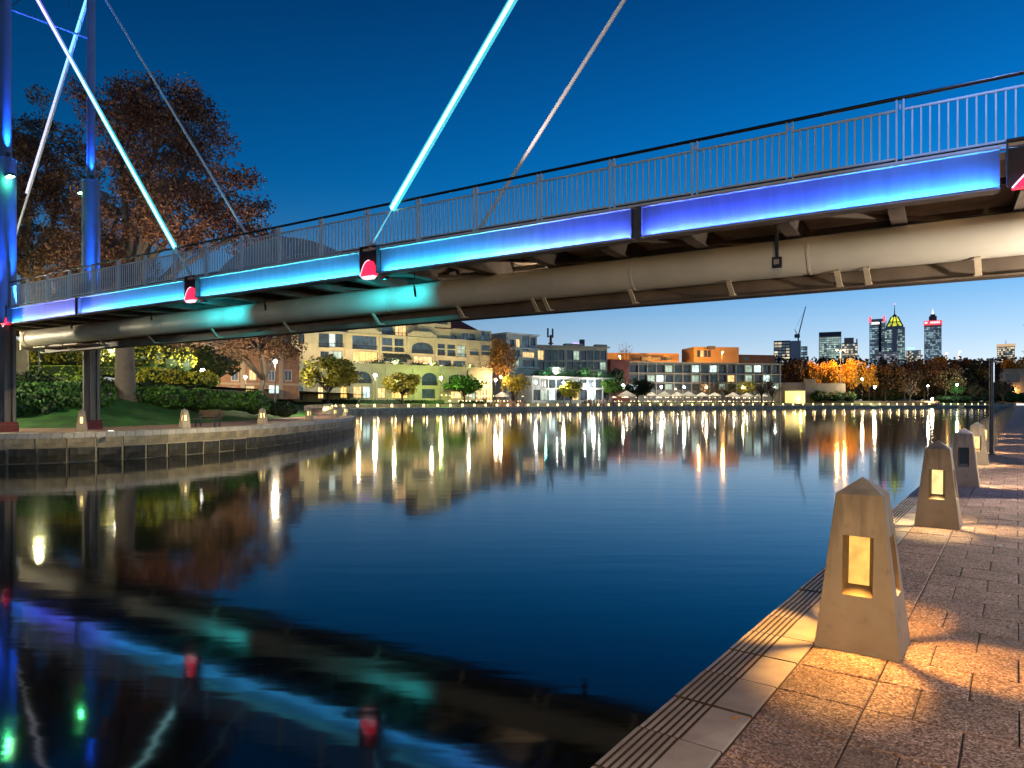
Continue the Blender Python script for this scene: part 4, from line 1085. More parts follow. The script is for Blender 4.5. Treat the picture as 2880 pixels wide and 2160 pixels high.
def far_tree(px, ytop, ybase, D, wpx, mat, kind, label, group=None, k=0):
    zb = ground_z((px-1440)/FPX*D, D); zb = min(zb, zat(ybase, D)) if ybase else zb
    H = zat(ytop, D) - zb; Wm = wpx*D/FPX
    tm, cm = SETS[kind][k % len(SETS[kind])]
    o = thing('tree', label, 'tree', at(px, D, zb), group, tr.uniform(0, 6.28))
    s = (Wm/.86, Wm/.86, H/.96)
    place('trunk', tm, o, (0,0,0), 0, s); c = place('crown', cm, o, (0,0,0), 0, s)
    c.material_slots[0].link = 'OBJECT'; c.material_slots[0].material = mat
    return o
far_tree(922, 1000, 1128, 162, 165, L_OLV, 'round', 'round golden-green tree in front of the pink end of the apartment arcade', k=0)
far_tree(1133, 1048, 1130, 180, 112, L_OLV, 'round', 'rounded olive tree in the middle of the apartment arcade', k=1)
far_tree(1306, 1052, 1130, 199, 125, L_GRN, 'round', 'bright green tree right of the yellow-green lamp', k=2)
far_tree(1412, 945, 1130, 222, 92, leafmat('amber leaves', (.30, .14, .025), (.17, .08, .018), .5), 'loose', 'tall amber tree at the right end of the cream apartments', k=0)
far_tree(1452, 1045, 1130, 218, 92, L_OLV, 'loose', 'small olive tree right of the tall amber one', k=1)
far_tree(1606, 1070, 1128, 240, 68, L_YEL, 'round', 'small yellow-green tree in front of the glass pavilion', k=1)
far_tree(1718, 1062, 1128, 256, 70, L_GRN, 'round', 'green tree at the right corner of the glass pavilion', k=2)
far_tree(1792, 1065, 1128, 262, 90, L_DKG, 'round', 'dark green tree left of the long row of parasols', k=0)
far_tree(1730, 1035, 1110, 270, 60, L_DKG, 'round', 'dark tree behind the pavilion corner by the red brick block', k=1)
for i, (px, yt, w, mt, kd) in enumerate(((1980, 1070, 60, L_BRN, 'bare'), (2012, 1073, 55, L_BRN, 'bare'), (2046, 1072, 60, L_OLV, 'bare'), (2098, 1066, 70, L_OLV, 'loose'), (2142, 1058, 72, L_BRN, 'bare'), (2172, 1066, 55, L_BRN, 'bare'))):
    far_tree(px, yt, 1130, 292, w, mt, kd, ['leftmost thin brown tree before the long flat block', 'second thin brown tree before the long flat block', 'third olive thin tree before the long flat block', 'golden olive tree around the bright yellowish lamp',
             'nearly bare tree before the right end of the long flat block', 'small bare tree beside the retaining wall end'][i], 'trees before the long flat block', i)
for i, (px, yt, yb, w, mt, lab) in enumerate(((2232, 1012, 1080, 66, L_BRN, 'brown tree left of the golden trees above the retaining wall'), (2290, 1016, 1085, 62, L_ORG, 'leftmost golden tree above the retaining wall'),
        (2343, 1016, 1085, 60, L_ORG, 'middle golden tree above the retaining wall'), (2402, 1010, 1085, 64, L_ORG, 'tallest golden tree right of the street light pole'), (2444, 1026, 1090, 52, L_ORG, 'rightmost golden tree beside the dark woods'))):
    far_tree(px, yt, yb, 338, w, mt, 'dense', lab, 'golden trees above the retaining wall', i)
for i, (px, yt, w, mt, kd, lab) in enumerate(((2490, 1024, 88, L_BRN, 'dense', 'leftmost big brown tree of the dark wood on the far bank'), (2545, 1030, 84, L_RED2, 'dense', 'second big brown tree of the dark wood, below the pale mid tower'),
        (2600, 1016, 92, L_BRN, 'dense', 'brown tree below the red banded tower'), (2660, 1020, 96, L_RED2, 'dense', 'broad dark brown tree right of the red banded tower'), (2722, 1008, 92, L_BRN, 'dense', 'tall dark brown tree left of the navy pole'),
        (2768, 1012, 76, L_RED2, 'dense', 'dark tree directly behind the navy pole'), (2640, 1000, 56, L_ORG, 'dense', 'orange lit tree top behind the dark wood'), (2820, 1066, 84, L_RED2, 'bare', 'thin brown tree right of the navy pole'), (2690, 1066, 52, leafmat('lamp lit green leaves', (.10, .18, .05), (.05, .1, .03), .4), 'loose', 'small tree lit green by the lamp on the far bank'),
        (2560, 1070, 70, L_BRN, 'bare', 'low bare tree left of the dazzling lamp'), (2740, 1070, 70, L_BRN, 'bare', 'low bare tree beside the moored dark raft'), (2850, 1008, 60, L_ORG, 'dense', 'orange lit tree below the warm lit tower at the far right'))):
    D = 352 + 6*(i % 3) if yt < 1060 else (334 if px < 2650 else 350)
    if i in (6, 11): D = 400
    far_tree(px, yt, 1112, D, w, mt, kd, lab, 'trees of the far wood', i)
leaf_mass('low_bush', 'low green bushes on the bank in front of the retaining wall', 'bush', mound_row([2300, 2320, 2345, 2370, 2385], 318, 322, 1116, 2.2, 4, .3, 41), L_GRN2, .7, 3, 42)
leaf_mass('undergrowth', 'dark undergrowth behind the trunks of the far wood', 'undergrowth', mound_row(list(range(2390, 2830, 24)), 374, 378, 1104, 5.2, 6, .2, 50), L_BRN, 1.0, 2.2, 51)
leaf_mass('dark_hedge', 'dark hedge below the wood along the far bank', 'hedge', mound_row([2650, 2680, 2710, 2740, 2770], 346, 356, 1122, 1.6, 5, .2, 43), L_DKG, .7, 3, 44)
leaf_mass('bush', 'dark green bushes at the right edge beyond the promenade', 'bush', mound_row([2846, 2868, 2890, 2915], 372, 372, 1120, 3.2, 5, .3, 45), L_GRN2, .8, 3, 46)
big_tree('thin bare twigs of a tree reaching in at the right edge', (128, 160, 0), [(Vector((125, 160, 14)), (5, 5, 4)), (Vector((122, 160, 17.5)), (3, 3, 2.4))], L_RED2, 26, 8, .3, 47, .3, 6)
leaf_mass('terrace_hedge', 'long clipped dark hedge before the apartment arcade', 'hedge', [flat_hedge(905, 1010, 1124, 1138, 168, .5), flat_hedge(1010, 1130, 1125, 1138, 176, .5), flat_hedge(1130, 1250, 1126, 1138, 190, .5), flat_hedge(1250, 1370, 1127, 1138, 205, .5)], L_DKG, .35, 8, 48)

# park bench on the lawn edge
bp_ = at(583, 37.2); bz = ground_z(bp_.x, bp_.y); bo = thing('park_bench', 'dark slatted park bench on the quay path beside a bollard', 'bench', (bp_.x, bp_.y, bz), None, R(-14))
def local_link(name, mb, mat, par): me = mesh_of(name, mb, mat); return place(name, me, par, (0,0,0))
WOOD = M('dark bench timber', (.07, .04, .028), .7, .3, 4)
for k in range(4):
    m = MB(); m.box((0, -.2+.12*k, .44), (1.5, .10, .03)); local_link('seat_slat', m, WOOD, bo)
for k in range(3):
    m = MB(); m.box((0, .27+.02*k, .60+.13*k), (1.5, .03, .11)); local_link('back_slat', m, WOOD, bo)
for s_ in (-.6, .6):
    m = MB(); m.box((s_, -.18, .21), (.05, .05, .43)); m.box((s_, .24, .42), (.05, .05, .86)); m.box((s_, .02, .41), (.05, .46, .04)); m.box((s_, 0, .64), (.05, .42, .04)); m.box((s_, -.19, .53), (.04, .04, .2)); local_link('leg', m, STEEL_DARK, bo)
# recessed ground light on the park quay
gp = at(312, 30.9, .13); m = MB(); m.lathe([(.0, .0), (.16, .0), (.16, .05), (.12, .06)], gp, 14); go = link('ground_light', m, STEEL_GREY, loc=gp); tag(go, 'round ground light glowing on the park quay by the pier', 'ground light')
m = MB(); m.lathe([(.12, .062), (.0, .07)], gp, 14); link('lens', m, E('ground light lens', (1, .9, .75), 8), go)

# ------------------------------------------------------------------ buildings
class Facade:
    """a facade plane from A to B (world xy); photo columns and rows are turned into places on it"""
    def __init__(s, root, A, Bq, wall):
        s.root = root; s.A = Vector(A); s.d = (Vector(Bq)-s.A); s.L = s.d.length; s.d.normalize(); s.n = Vector((s.d.y, -s.d.x, 0)); s.wall = wall   # n towards the viewer
        s.ops = []
    def s_at(s, px):
        k = (px-1440)/FPX; t = (k*s.A.y - s.A.x)/(s.d.x - k*s.d.y); return t
    def z_at(s, px, y): p = s.A + s.d*s.s_at(px); return zat(y, p.y)
    def P(s, u, z, out=0.0): return s.A + s.d*u + s.n*out + Vector((0, 0, z))
    def rect(s, x0, x1, y0, y1):
        pm = (x0+x1)/2; return s.s_at(x0), s.s_at(x1), s.z_at(pm, y1), s.z_at(pm, y0)
    def open(s, x0, x1, y0, y1, glass, **kw): s.ops.append((*s.rect(x0, x1, y0, y1), glass, kw))
    def open_sz(s, u0, u1, z0, z1, glass, **kw): s.ops.append((u0, u1, z0, z1, glass, kw))
    def build(s, u0, u1, z0, z1, depth, recess=.35, frame=None, roof=None):
        fr = frame or FRAME; m = MB()
        us = sorted({u0, u1, *[v for o in s.ops for v in (max(u0, o[0]), min(u1, o[1]))]}); zs = sorted({z0, z1, *[v for o in s.ops for v in (max(z0, o[2]), min(z1, o[3]))]})
        for a, b in zip(us, us[1:]):
            for c, d in zip(zs, zs[1:]):
                if b-a < 1e-5 or d-c < 1e-5: continue
                mu, mz = (a+b)/2, (c+d)/2
                if any(o[0] < mu < o[1] and o[2] < mz < o[3] for o in s.ops): continue
                m.quad(s.P(a, c), s.P(b, c), s.P(b, d), s.P(a, d))
        for o in s.ops:
            a, b, c, d = o[:4]
            for q in (((a,c),(b,c)), ((b,c),(b,d)), ((b,d),(a,d)), ((a,d),(a,c))): m.quad(s.P(*q[0]), s.P(*q[1]), s.P(*q[1], -recess), s.P(*q[0], -recess))
        m.quad(s.P(u0, z0), s.P(u0, z1), s.P(u0, z1, -depth), s.P(u0, z0, -depth)); m.quad(s.P(u1, z0), s.P(u1, z1), s.P(u1, z1, -depth), s.P(u1, z0, -depth))
        m.quad(s.P(u0, z0, -depth), s.P(u1, z0, -depth), s.P(u1, z1, -depth), s.P(u0, z1, -depth)); m.quad(s.P(u0, z1), s.P(u1, z1), s.P(u1, z1, -depth), s.P(u0, z1, -depth))
        w = link('wall', m, s.wall, s.root, fix=False)
        for o in s.ops: s.window(o, recess, fr)
        return w
    def window(s, o, recess, fr):
        a, b, c, d, glass, kw = o; W, H = b-a, d-c; m = MB(); f = kw.get('fw', .10); ax = (s.d, s.n, ZU)
        def bx(u0, u1, z0, z1, o0, o1): m.box(s.P((u0+u1)/2, (z0+z1)/2, (o0+o1)/2), (u1-u0, o1-o0, z1-z0), ax)
        y0, y1 = -recess+.02, -recess+.10
        bx(a, a+f, c, d, y0, y1); bx(b-f, b, c, d, y0, y1); bx(a+f, b-f, c, c+f, y0, y1); bx(a+f, b-f, d-f, d, y0, y1)
        nm = kw.get('mull', max(1, round(W/1.3)))
        for i in range(1, nm): u = a + W*i/nm; bx(u-.04, u+.04, c+f, d-f, y0+.005, y1-.005)
        win = link('window', m, kw.get('fmat', fr), s.root)
        m = MB(); m.quad(s.P(a, c, -recess+.015), s.P(b, c, -recess+.015), s.P(b, d, -recess+.015), s.P(a, d, -recess+.015)); link('pane', m, glass, win, fix=False)
        if kw.get('arch'):
            m = MB(); n = 10; r = W/2; hh = min(r, H*.5)
            for i in range(n):
                t0, t1 = math.pi*i/n, math.pi*(i+1)/n
                p0 = (a+r-r*math.cos(t0), d-hh+hh*math.sin(t0)); p1 = (a+r-r*math.cos(t1), d-hh+hh*math.sin(t1))
                for oo in (0.002,): m.quad(s.P(*p0, oo), s.P(*p1, oo), s.P(p1[0], d, oo), s.P(p0[0], d, oo))
                m.quad(s.P(*p0, .002), s.P(*p1, .002), s.P(*p1, -recess), s.P(*p0, -recess))
            link('arch', m, s.wall, s.root, fix=False)
        if kw.get('rail'):
            m = MB(); h = kw['rail']; oo = kw.get('out', .25)
            def rb(u0, u1, z0, z1, o0, o1): m.box(s.P((u0+u1)/2, (z0+z1)/2, (o0+o1)/2), (u1-u0, o1-o0, z1-z0), ax)
            rb(a-.1, b+.1, c+h, c+h+.12, oo-.04, oo+.04); rb(a-.1, b+.1, c+.05, c+.12, oo-.04, oo+.04)
            k = max(3, int(W/.28))
            for i in range(k+1): u = a-.08 + (W+.16)*i/k; rb(u-.04, u+.04, c+.12, c+h, oo-.02, oo+.02)
            for u in (a-.08, b+.08): rb(u-.03, u+.03, c+h-.05, c+h, 0.003, oo-.04)
            link('balcony_rail', m, IRON, s.root)
            m = MB(); m.box(s.P((a+b)/2, c-.08, (oo+.1)/2+.002), (W+.3, oo+.1, .14), ax); link('balcony_slab', m, s.wall, s.root)
FRAME = M('dark window surround strips', (.10, .10, .09), .6, .1); IRON = M('black iron rail', (.02, .02, .022), .5, .2); FR_D = M('dark window frame', (.05, .055, .06), .5, .1)
G_DK = M('dark window glass', (.02, .035, .05), .12, .4, .5, spec=.7)
G_TEAL = E('dim teal window', (.22, .40, .42), .10, (.02, .03, .04), var=.6, scale=.6)
G_BLUE = E('dim blue window', (.30, .48, .62), .15, (.02, .03, .04), var=.7, scale=.6)
G_WHITE = E('bright lit window', (.75, 1.0, .95), 1.3, (.1, .1, .1), var=.4, scale=.7)
G_GRN = E('pale green lit window', (.62, .82, .62), .65, (.1, .1, .1), var=.5, scale=.6)
G_WARM = E('warm lit window', (1.0, .62, .24), 1.35, (.1, .1, .1), var=.4, scale=.7)
G_ORG = E('orange lit terrace room', (1.0, .55, .13), 1.5, (.1, .1, .1), var=.35, scale=.5)
G_PUR = E('purple lit window', (.55, .40, 1.0), 1.0, (.1, .1, .1), var=.4, scale=.7)
G_YEL = E('yellow lit arch', (1.0, .80, .10), 1.2, (.1, .1, .1), var=.3, scale=.6)
CREAM = M('cream render', (.50, .42, .25), .9, .10, .5); CREAM2 = M('cream arcade render', (.52, .46, .26), .9, .10, .5); PINKW = M('pink brick render', (.42, .26, .17), .9, .18, .8)
TILE = M('red roof tile', (.20, .045, .03), .8, .3, 1.2)
def zx(x): return 800 + .3165*x
def zy(y): return 860 + .3165*y

apt = thing('apartment_building', 'cream apartment block with balconies, arched windows and a red hipped roof', 'building', (at(868, 186).x, 186, 1))
F = Facade(apt, at(868, 186), at(1384, 222), CREAM)
def W3(x0, x1, y0, y1, g, **k): F.open(zx(x0), zx(x1), zy(y0), zy(y1), g, **k)
W3(122, 178, 238, 338, G_DK, arch=True, mull=1)
W3(305, 396, 245, 370, G_TEAL, rail=1.0); W3(400, 452, 245, 368, G_WHITE, rail=1.0, mull=2); W3(456, 520, 250, 370, G_TEAL, rail=1.0)
W3(320, 395, 405, 470, G_DK); W3(402, 515, 402, 470, G_GRN)
W3(604, 818, 268, 388, G_BLUE, rail=1.0, mull=5); W3(612, 828, 405, 492, G_ORG, mull=4)
W3(868, 960, 285, 405, G_BLUE, rail=.9, mull=3); W3(978, 1060, 292, 412, G_DK, rail=.9, mull=2)
W3(880, 1105, 435, 500, G_DK, mull=4)
W3(1132, 1320, 325, 425, G_TEAL, rail=1.0, arch=True, mull=5); W3(1152, 1315, 448, 520, G_WARM, mull=4)
W3(1362, 1428, 338, 442, G_DK, rail=.9); W3(1448, 1518, 345, 450, G_TEAL, rail=.9); W3(1538, 1612, 352, 456, G_GRN, rail=.9)
W3(1370, 1480, 478, 540, G_DK); W3(1500, 1610, 480, 545, G_TEAL)
W3(1648, 1722, 390, 440, G_BLUE, rail=.8); W3(1752, 1828, 350, 440, G_BLUE, rail=.9)
z0 = 1.0; zt = 21.3
Lf = F.s_at(1384)
F.build(F.s_at(820), Lf, z0, zt, 14)
axf = (F.d, F.n, ZU)
# parapet gables
for x0, x1, rise in ((560, 862, 1.5), (1092, 1350, 1.7)):
    u0, u1 = F.s_at(zx(x0)), F.s_at(zx(x1)); m = MB(); n = 14; r = (u1-u0)/2; W_ = u1-u0
    prof_ = [(0, 0), (0, .5), (.10, .55), (.16, .95), (.22, 1.0), (.78, 1.0), (.84, .95), (.90, .55), (1, .5), (1, 0)]
    pts = [(u0+W_*a, zt+.002 + rise*b) for a, b in prof_]
    fr_ = [F.P(u, z, .25) for u, z in pts]; bk = [F.P(u, z, -.15) for u, z in pts]
    for i in range(1, len(pts)-2): m.quad(fr_[0], fr_[i], fr_[i+1], fr_[i+1]) if False else m.tri(fr_[0], fr_[i], fr_[i+1])
    m.tri(fr_[0], fr_[-2], fr_[-1])
    for i in range(len(pts)-1): m.quad(fr_[i], fr_[i+1], bk[i+1], bk[i])
    link('parapet', m, CREAM, apt, fix=False)
    m = MB(); m.box(F.P((u0+u1)/2, zt-.3, .2), (W_, .35, .35), axf); link('cornice', m, CREAM2, apt)
for x in (545, 850, 1095, 1345, 1630, 1735):
    u = F.s_at(zx(x)); m = MB(); m.box(F.P(u, (z0+zt)/2, .15), (.55, .3, zt-z0-.1), axf); link('pilaster', m, CREAM, apt)
for x0, x1, zz in ((865, 1090, zt-3.3), (1350, 1840, zt-3.3), (1350, 1840, zt-6.6), (865, 1090, zt-6.6)):
    m = MB(); m.box(F.P((F.s_at(zx(x0))+F.s_at(zx(x1)))/2, zz, .12), (F.s_at(zx(x1))-F.s_at(zx(x0)), .22, .3), axf); link('string_course', m, CREAM2, apt)
# upper floor, set back a little
F2 = Facade(apt, F.A - F.n*2.2, F.A + F.d*F.L - F.n*2.2, CREAM)
def W3b(x0, x1, y0, y1, g, **k): F2.open(zx(x0), zx(x1), zy(y0), zy(y1), g, **k)
W3b(645, 780, 160, 215, G_PUR, rail=.8, mull=4); W3b(868, 962, 150, 255, G_BLUE, rail=.9); W3b(985, 1085, 165, 268, G_WARM, rail=.9, mull=3)
W3b(1378, 1440, 215, 305, G_GRN, rail=.9); W3b(1482, 1528, 255, 318, G_DK, arch=True, mull=1); W3b(1580, 1625, 245, 325, G_BLUE); W3b(1645, 1690, 250, 320, G_DK, rail=.8); W3b(1748, 1828, 228, 305, G_BLUE, mull=3); W3b(300, 540, 160, 212, G_DK, mull=6)
F2.build(F2.s_at(855), F2.s_at(1382), zt+.01, zt+3.6, 10)
# awnings between floors
for x0, x1, y0 in ((865, 1080, 152), (1320, 1480, 205)):
    u0, u1 = F2.s_at(zx(x0)), F2.s_at(zx(x1)); z = F2.z_at(zx((x0+x1)/2), zy(y0)); m = MB(); m.quad(F2.P(u0, z+.6, .05), F2.P(u1, z+.6, .05), F2.P(u1, z, 1.3), F2.P(u0, z, 1.3)); m.quad(F2.P(u0, z+.5, .05), F2.P(u1, z+.5, .05), F2.P(u1, z-.1, 1.3), F2.P(u0, z-.1, 1.3)); link('tiled_eave', m, TILE, apt)
u0, u1 = F.s_at(zx(870)), F.s_at(zx(1108)); m = MB()
for i in range(5):
    a = u0+(u1-u0)*i/5; b = u0+(u1-u0)*(i+.94)/5; z = F.z_at(zx(990), zy(470)); m.quad(F.P(a, z+1.5, .1), F.P(b, z+1.5, .1), F.P(b, z, 2.2), F.P(a, z, 2.2)); m.quad(F.P(a, z, 2.2), F.P(b, z, 2.2), F.P(b, z-.3, 2.2), F.P(a, z-.3, 2.2))
link('awning', m, M('dark awning canvas', (.05, .065, .045), .9, .2), apt, fix=False)
# corner tower and hipped roof
F3 = Facade(apt, F.A - F.n*1.2, F.A + F.d*F.L - F.n*1.2, CREAM)
F3.open(zx(1288), zx(1330), zy(92), zy(140), G_BLUE); F3.open(zx(1355), zx(1445), zy(98), zy(165), G_BLUE, rail=.9, mull=3)
F3.build(F3.s_at(zx(1185)), F3.s_at(zx(1478)), zt+.02, zt+8.0, 8)
for (ua, ub, zb, zr, dep) in ((F.s_at(zx(1180)), F.s_at(zx(1482)), zt+8.0, 2.2, 8), (F.s_at(zx(1482)), F.s_at(zx(1735)), zt+3.62, 3.8, 10), (F.s_at(zx(1000)), F.s_at(zx(1180)), zt+3.62, 2.4, 10)):
    m = MB(); e = .5; q = [F.P(ua-e, zb, -1.7), F.P(ub+e, zb, -1.7), F.P(ub+e, zb, -1.7-dep), F.P(ua-e, zb, -1.7-dep)]; mid = (ub-ua)*.28
    r0, r1 = F.P(ua+mid*.2, zb+zr, -1.7-dep/2), F.P(ub-mid*1.6, zb+zr, -1.7-dep/2)
    m.quad(q[0], q[1], r1, r0); m.quad(q[2], q[3], r0, r1); m.tri(q[1], q[2], r1); m.tri(q[3], q[0], r0); m.quad(*q); link('roof', m, TILE, apt, fix=False)
# arcade block in front
arc = thing('arcade_block', 'cream two-storey arcade block with arched openings below the apartment terrace', 'building', (at(826, 174).x, 174, 1))
G1 = Facade(arc, at(826, 174), at(1384, 212), CREAM2)
def A3(x0, x1, y0, y1, g, **k): G1.open(zx(x0), zx(x1), zy(y0), zy(y1), g, **k)
A3(80, 130, 545, 650, G_BLUE, mull=2); A3(72, 165, 700, 838, M('blue painted door', (.10, .26, .34), .6, .15), mull=2, arch=True)
A3(600, 768, 582, 688, G_TEAL, rail=1.0, arch=True, mull=4); A3(1222, 1358, 595, 708, G_TEAL, rail=1.0, arch=True, mull=3); A3(1705, 1800, 628, 702, G_YEL, arch=True, mull=3); A3(940, 1070, 592, 690, G_DK, arch=True, mull=3); A3(1460, 1590, 612, 700, G_DK, arch=True, mull=3)
A3(615, 690, 715, 820, G_WARM, mull=3); A3(700, 765, 715, 820, G_WHITE, mull=2); A3(955, 1100, 765, 822, G_ORG, mull=5); A3(1222, 1340, 740, 822, G_TEAL, mull=3); A3(1480, 1580, 760, 825, G_WARM, mull=3); A3(1620, 1700, 745, 828, G_GRN, mull=3); A3(830, 900, 730, 820, G_WARM, mull=2); A3(300, 350, 720, 825, G_WARM, mull=2); A3(500, 560, 715, 820, G_ORG, mull=2); A3(1720, 1800, 745, 828, G_WARM, mull=3)
ztop = G1.z_at(zx(700), zy(518))
G1.build(0, G1.L, 1.0, ztop, 9)
ax1 = (G1.d, G1.n, ZU)
m = MB(); m.box(G1.P(G1.L/2, ztop+.12, .05), (G1.L+.2, .6, .24), ax1); m.box(G1.P(G1.L/2, ztop-.55, .06), (G1.L, .12, .18), ax1); link('cornice', m, CREAM2, arc)
for x in (205, 430, 590, 790, 905, 1150, 1385, 1640, 1830):
    u = G1.s_at(zx(x)); m = MB(); m.box(G1.P(u, (1+ztop-.7)/2, .12), (.8, .24, ztop-1.7), ax1); link('pier', m, CREAM2, arc)
m = MB(); u0, u1 = 0, G1.s_at(zx(195)); m.box(G1.P((u0+u1)/2, (1+ztop)/2-.2, .045), (u1-u0, .08, .01), ax1)
link('plinth', m, PINKW, arc)
m = MB(); r_ = random.Random(5)
for i in range(46):
    u = G1.s_at(zx(r_.uniform(600, 1830))); p = G1.P(u, ztop+.25, -.8); m2 = .5*r_.uniform(.5, 1.6)
    for _ in range(26): m.leaf(p + Vector((r_.gauss(0, .5), r_.gauss(0, .4), abs(r_.gauss(0, m2)))), .4, r_)
link('terrace_plants', m, L_DKG, arc, fix=False)['kind'] = 'stuff'

for px, w in ((900, 2500), (1010, 2700), (1110, 2700), (1215, 2700), (1320, 2500)):  # added lamps without fixtures that brighten the facade above the terrace
    u = G1.s_at(px); lamp('POINT', 'facade_fill', arc, G1.P(u, ztop+.9, -.3), w*1.35, (1, .82, .54), .25)

# brown brick house behind the big tree, left
brk = thing('brick_house', 'salmon brick house with white windows behind the drooping brown tree', 'building', (at(625, 108).x, 108, 2))
H1 = Facade(brk, at(608, 104), at(842, 112), M('salmon brick', (.36, .20, .12), .9, .2, 1.5))
for x0, x1, y0, y1, g in ((650, 672, 1042, 1072, G_BLUE), (700, 722, 1040, 1070, G_WARM), (755, 775, 1042, 1072, G_BLUE), (800, 822, 1040, 1072, G_DK), (690, 716, 1085, 1115, G_WARM), (755, 790, 1082, 1108, G_WHITE), (640, 664, 1088, 1120, G_DK), (650, 672, 1000, 1028, G_DK), (755, 775, 1000, 1028, G_TEAL)):
    H1.open(x0, x1, y0, y1, g, mull=2, fmat=M('white window frame', (.6, .58, .52), .6, .08), fw=.14)
H1.build(0, H1.L, 2, H1.z_at(720, 985), 10, .2)
m = MB()
for x in (682, 740, 790): m.box(H1.P(H1.s_at(x), (2+H1.z_at(720, 985))/2, .08), (.7, .16, H1.z_at(720, 985)-2.2), (H1.d, H1.n, ZU))
m.box(H1.P(H1.L/2, H1.z_at(720, 1080), .06), (H1.L, .12, .35), (H1.d, H1.n, ZU)); link('trim', m, M('pale stone trim', (.45, .36, .25), .9, .1), brk)
m = MB(); zb = H1.z_at(720, 985); q = [H1.P(-.5, zb, .5), H1.P(H1.L+.5, zb, .5), H1.P(H1.L+.5, zb, -10.5), H1.P(-.5, zb, -10.5)]; r0, r1 = H1.P(3, zb+3, -5), H1.P(H1.L-3, zb+3, -5)
m.quad(q[0], q[1], r1, r0); m.quad(q[2], q[3], r0, r1); m.tri(q[1], q[2], r1); m.tri(q[3], q[0], r0); link('roof', m, TILE, brk, fix=False)

# modern blocks in the middle
def x4(x): return 1400 + .3617*x
def y4(y): return 860 + .3617*y
PALE = M('pale grey cladding', (.36, .38, .36), .7, .08, .6); BEIGE = M('beige cladding', (.42, .37, .28), .8, .08, .5); DKC = M('dark cladding', (.06, .065, .07), .6, .2, .6); WHT_M = M('white fascia', (.62, .62, .58), .6, .06)
def modern(name, label, px0, px1, D0, D1, ytop, ybase, wall, depth, wins, fascia=None, recess=.5, frame=None, zb=None):
    o = thing(name, label, 'building', at(px0, D0, 1)); f = Facade(o, at(px0, D0), at(px1, D1), wall)
    for wv in wins: f.open(*wv[:4], wv[4], **(wv[5] if len(wv) > 5 else {}))
    pm = (px0+px1)/2; zt_ = f.z_at(pm, ytop); zb_ = 1.0 if zb is None else zb
    f.build(0, f.L, zb_, zt_, depth, recess, frame or FR_D)
    if fascia: m = MB(); m.box(f.P(f.L/2, zt_+.25, -depth/2+.5), (f.L+1.2, depth+1.4, .5), (f.d, f.n, ZU)); link('roof_slab', m, fascia, o)
    return o, f, zt_
def bays(x0, x1, y0, y1, n, seq, gap=.1, **kw):
    w = (x1-x0)/n; return [(x0+w*i+w*gap/2, x0+w*(i+1)-w*gap/2, y0, y1, seq[i % len(seq)], dict(mull=2, **kw)) for i in range(n)]
o, f, z_ = modern('apartment_building', 'pale grey modern flats with stacked balconies right of the cream apartments', 1424, 1510, 246, 256, y4(228), 1128, PALE, 14,
    [(1434, 1446, 955, 976, G_DK), (1452, 1464, 953, 976, G_WARM), (1468, 1488, 945, 985, G_BLUE), (1492, 1506, 950, 972, G_DK), (1432, 1462, 984, 1002, G_TEAL), (1470, 1504, 990, 1008, G_WARM), (1432, 1462, 1012, 1030, G_GRN), (1470, 1504, 1014, 1030, G_DK)], WHT_M)
for yy in (980, 1006, 1034):
    m = MB(); m.box(f.P(f.L/2, f.z_at(1467, yy), .8), (f.L, 1.6, .28), (f.d, f.n, ZU)); link('balcony_slab', m, WHT_M, o)
o, f, z_ = modern('apartment_building', 'dark glazed flats with beige parapets right of the pale grey flats', 1509, 1708, 262, 272, y4(322), 1128, BEIGE, 14,
    bays(1512, 1588, 985, 1012, 4, [G_WARM, G_DK, G_TEAL, G_DK]) + bays(1594, 1706, 986, 1012, 6, [G_DK, G_GRN, G_DK, G_DK, G_TEAL, G_DK]) + bays(1512, 1588, 1018, 1040, 4, [G_DK, G_TEAL, G_DK, G_DK]) + bays(1594, 1706, 1018, 1040, 6, [G_DK, G_DK, G_TEAL, G_DK, G_DK, G_GRN]), BEIGE)
for a, b in ((1590, 1640), (1676, 1707)):
    m = MB(); m.box(f.P((f.s_at(a)+f.s_at(b))/2, z_+.6, -1), (f.s_at(b)-f.s_at(a), 2.5, 1.6), (f.d, f.n, ZU)); link('parapet', m, BEIGE, o)
m = MB(); m.box(f.P((f.s_at(1610)+f.s_at(1628))/2, z_+1.6, .3), (f.s_at(1628)-f.s_at(1610), .2, .35), (f.d, f.n, ZU)); link('light_strip', m, E('violet light strip', (.62, .38, 1), 1.6), o)
m = MB(); q = f.P(f.s_at(1643), z_+1.8, -2); m.box(q, (1.6, 1.6, 3), (f.d, f.n, ZU)); link('chimney', m, DKC, o)
o, f, z_ = modern('pavilion', 'low two-storey glass pavilion with a white roof slab and roof garden', 1496, 1722, 236, 258, 1064, 1128, PALE, 10,
    [(1494.5+2.5, 1516, 1066, 1082, G_GRN)] + bays(1520, 1718, 1067, 1091, 9, [G_TEAL, G_DK, G_BLUE, G_TEAL, G_GRN, G_DK, G_BLUE, G_TEAL, G_DK]) + bays(1500, 1718, 1096, 1126, 10, [G_DK, G_GRN, G_WHITE, G_DK, G_TEAL, G_WARM, G_DK, G_WHITE, G_TEAL, G_DK]), WHT_M, frame=FRAME)
m = MB(); r_ = random.Random(9)
for i in range(60):
    p = f.P(r_.uniform(2, f.L-1), z_+.5, -r_.uniform(.5, 4)); hh = r_.uniform(.5, 2.2)
    for _ in range(30): m.leaf(p + Vector((r_.gauss(0, .8), r_.gauss(0, .6), abs(r_.gauss(0, hh)))), .55, r_)
link('roof_plants', m, L_GRN2, o, fix=False)['kind'] = 'stuff'
m = MB(); m.box(f.P(f.s_at(1582), z_+2.6, -3), (6, 2, 2.6), (f.d, f.n, ZU)); link('roof_box', m, WHT_M, o)
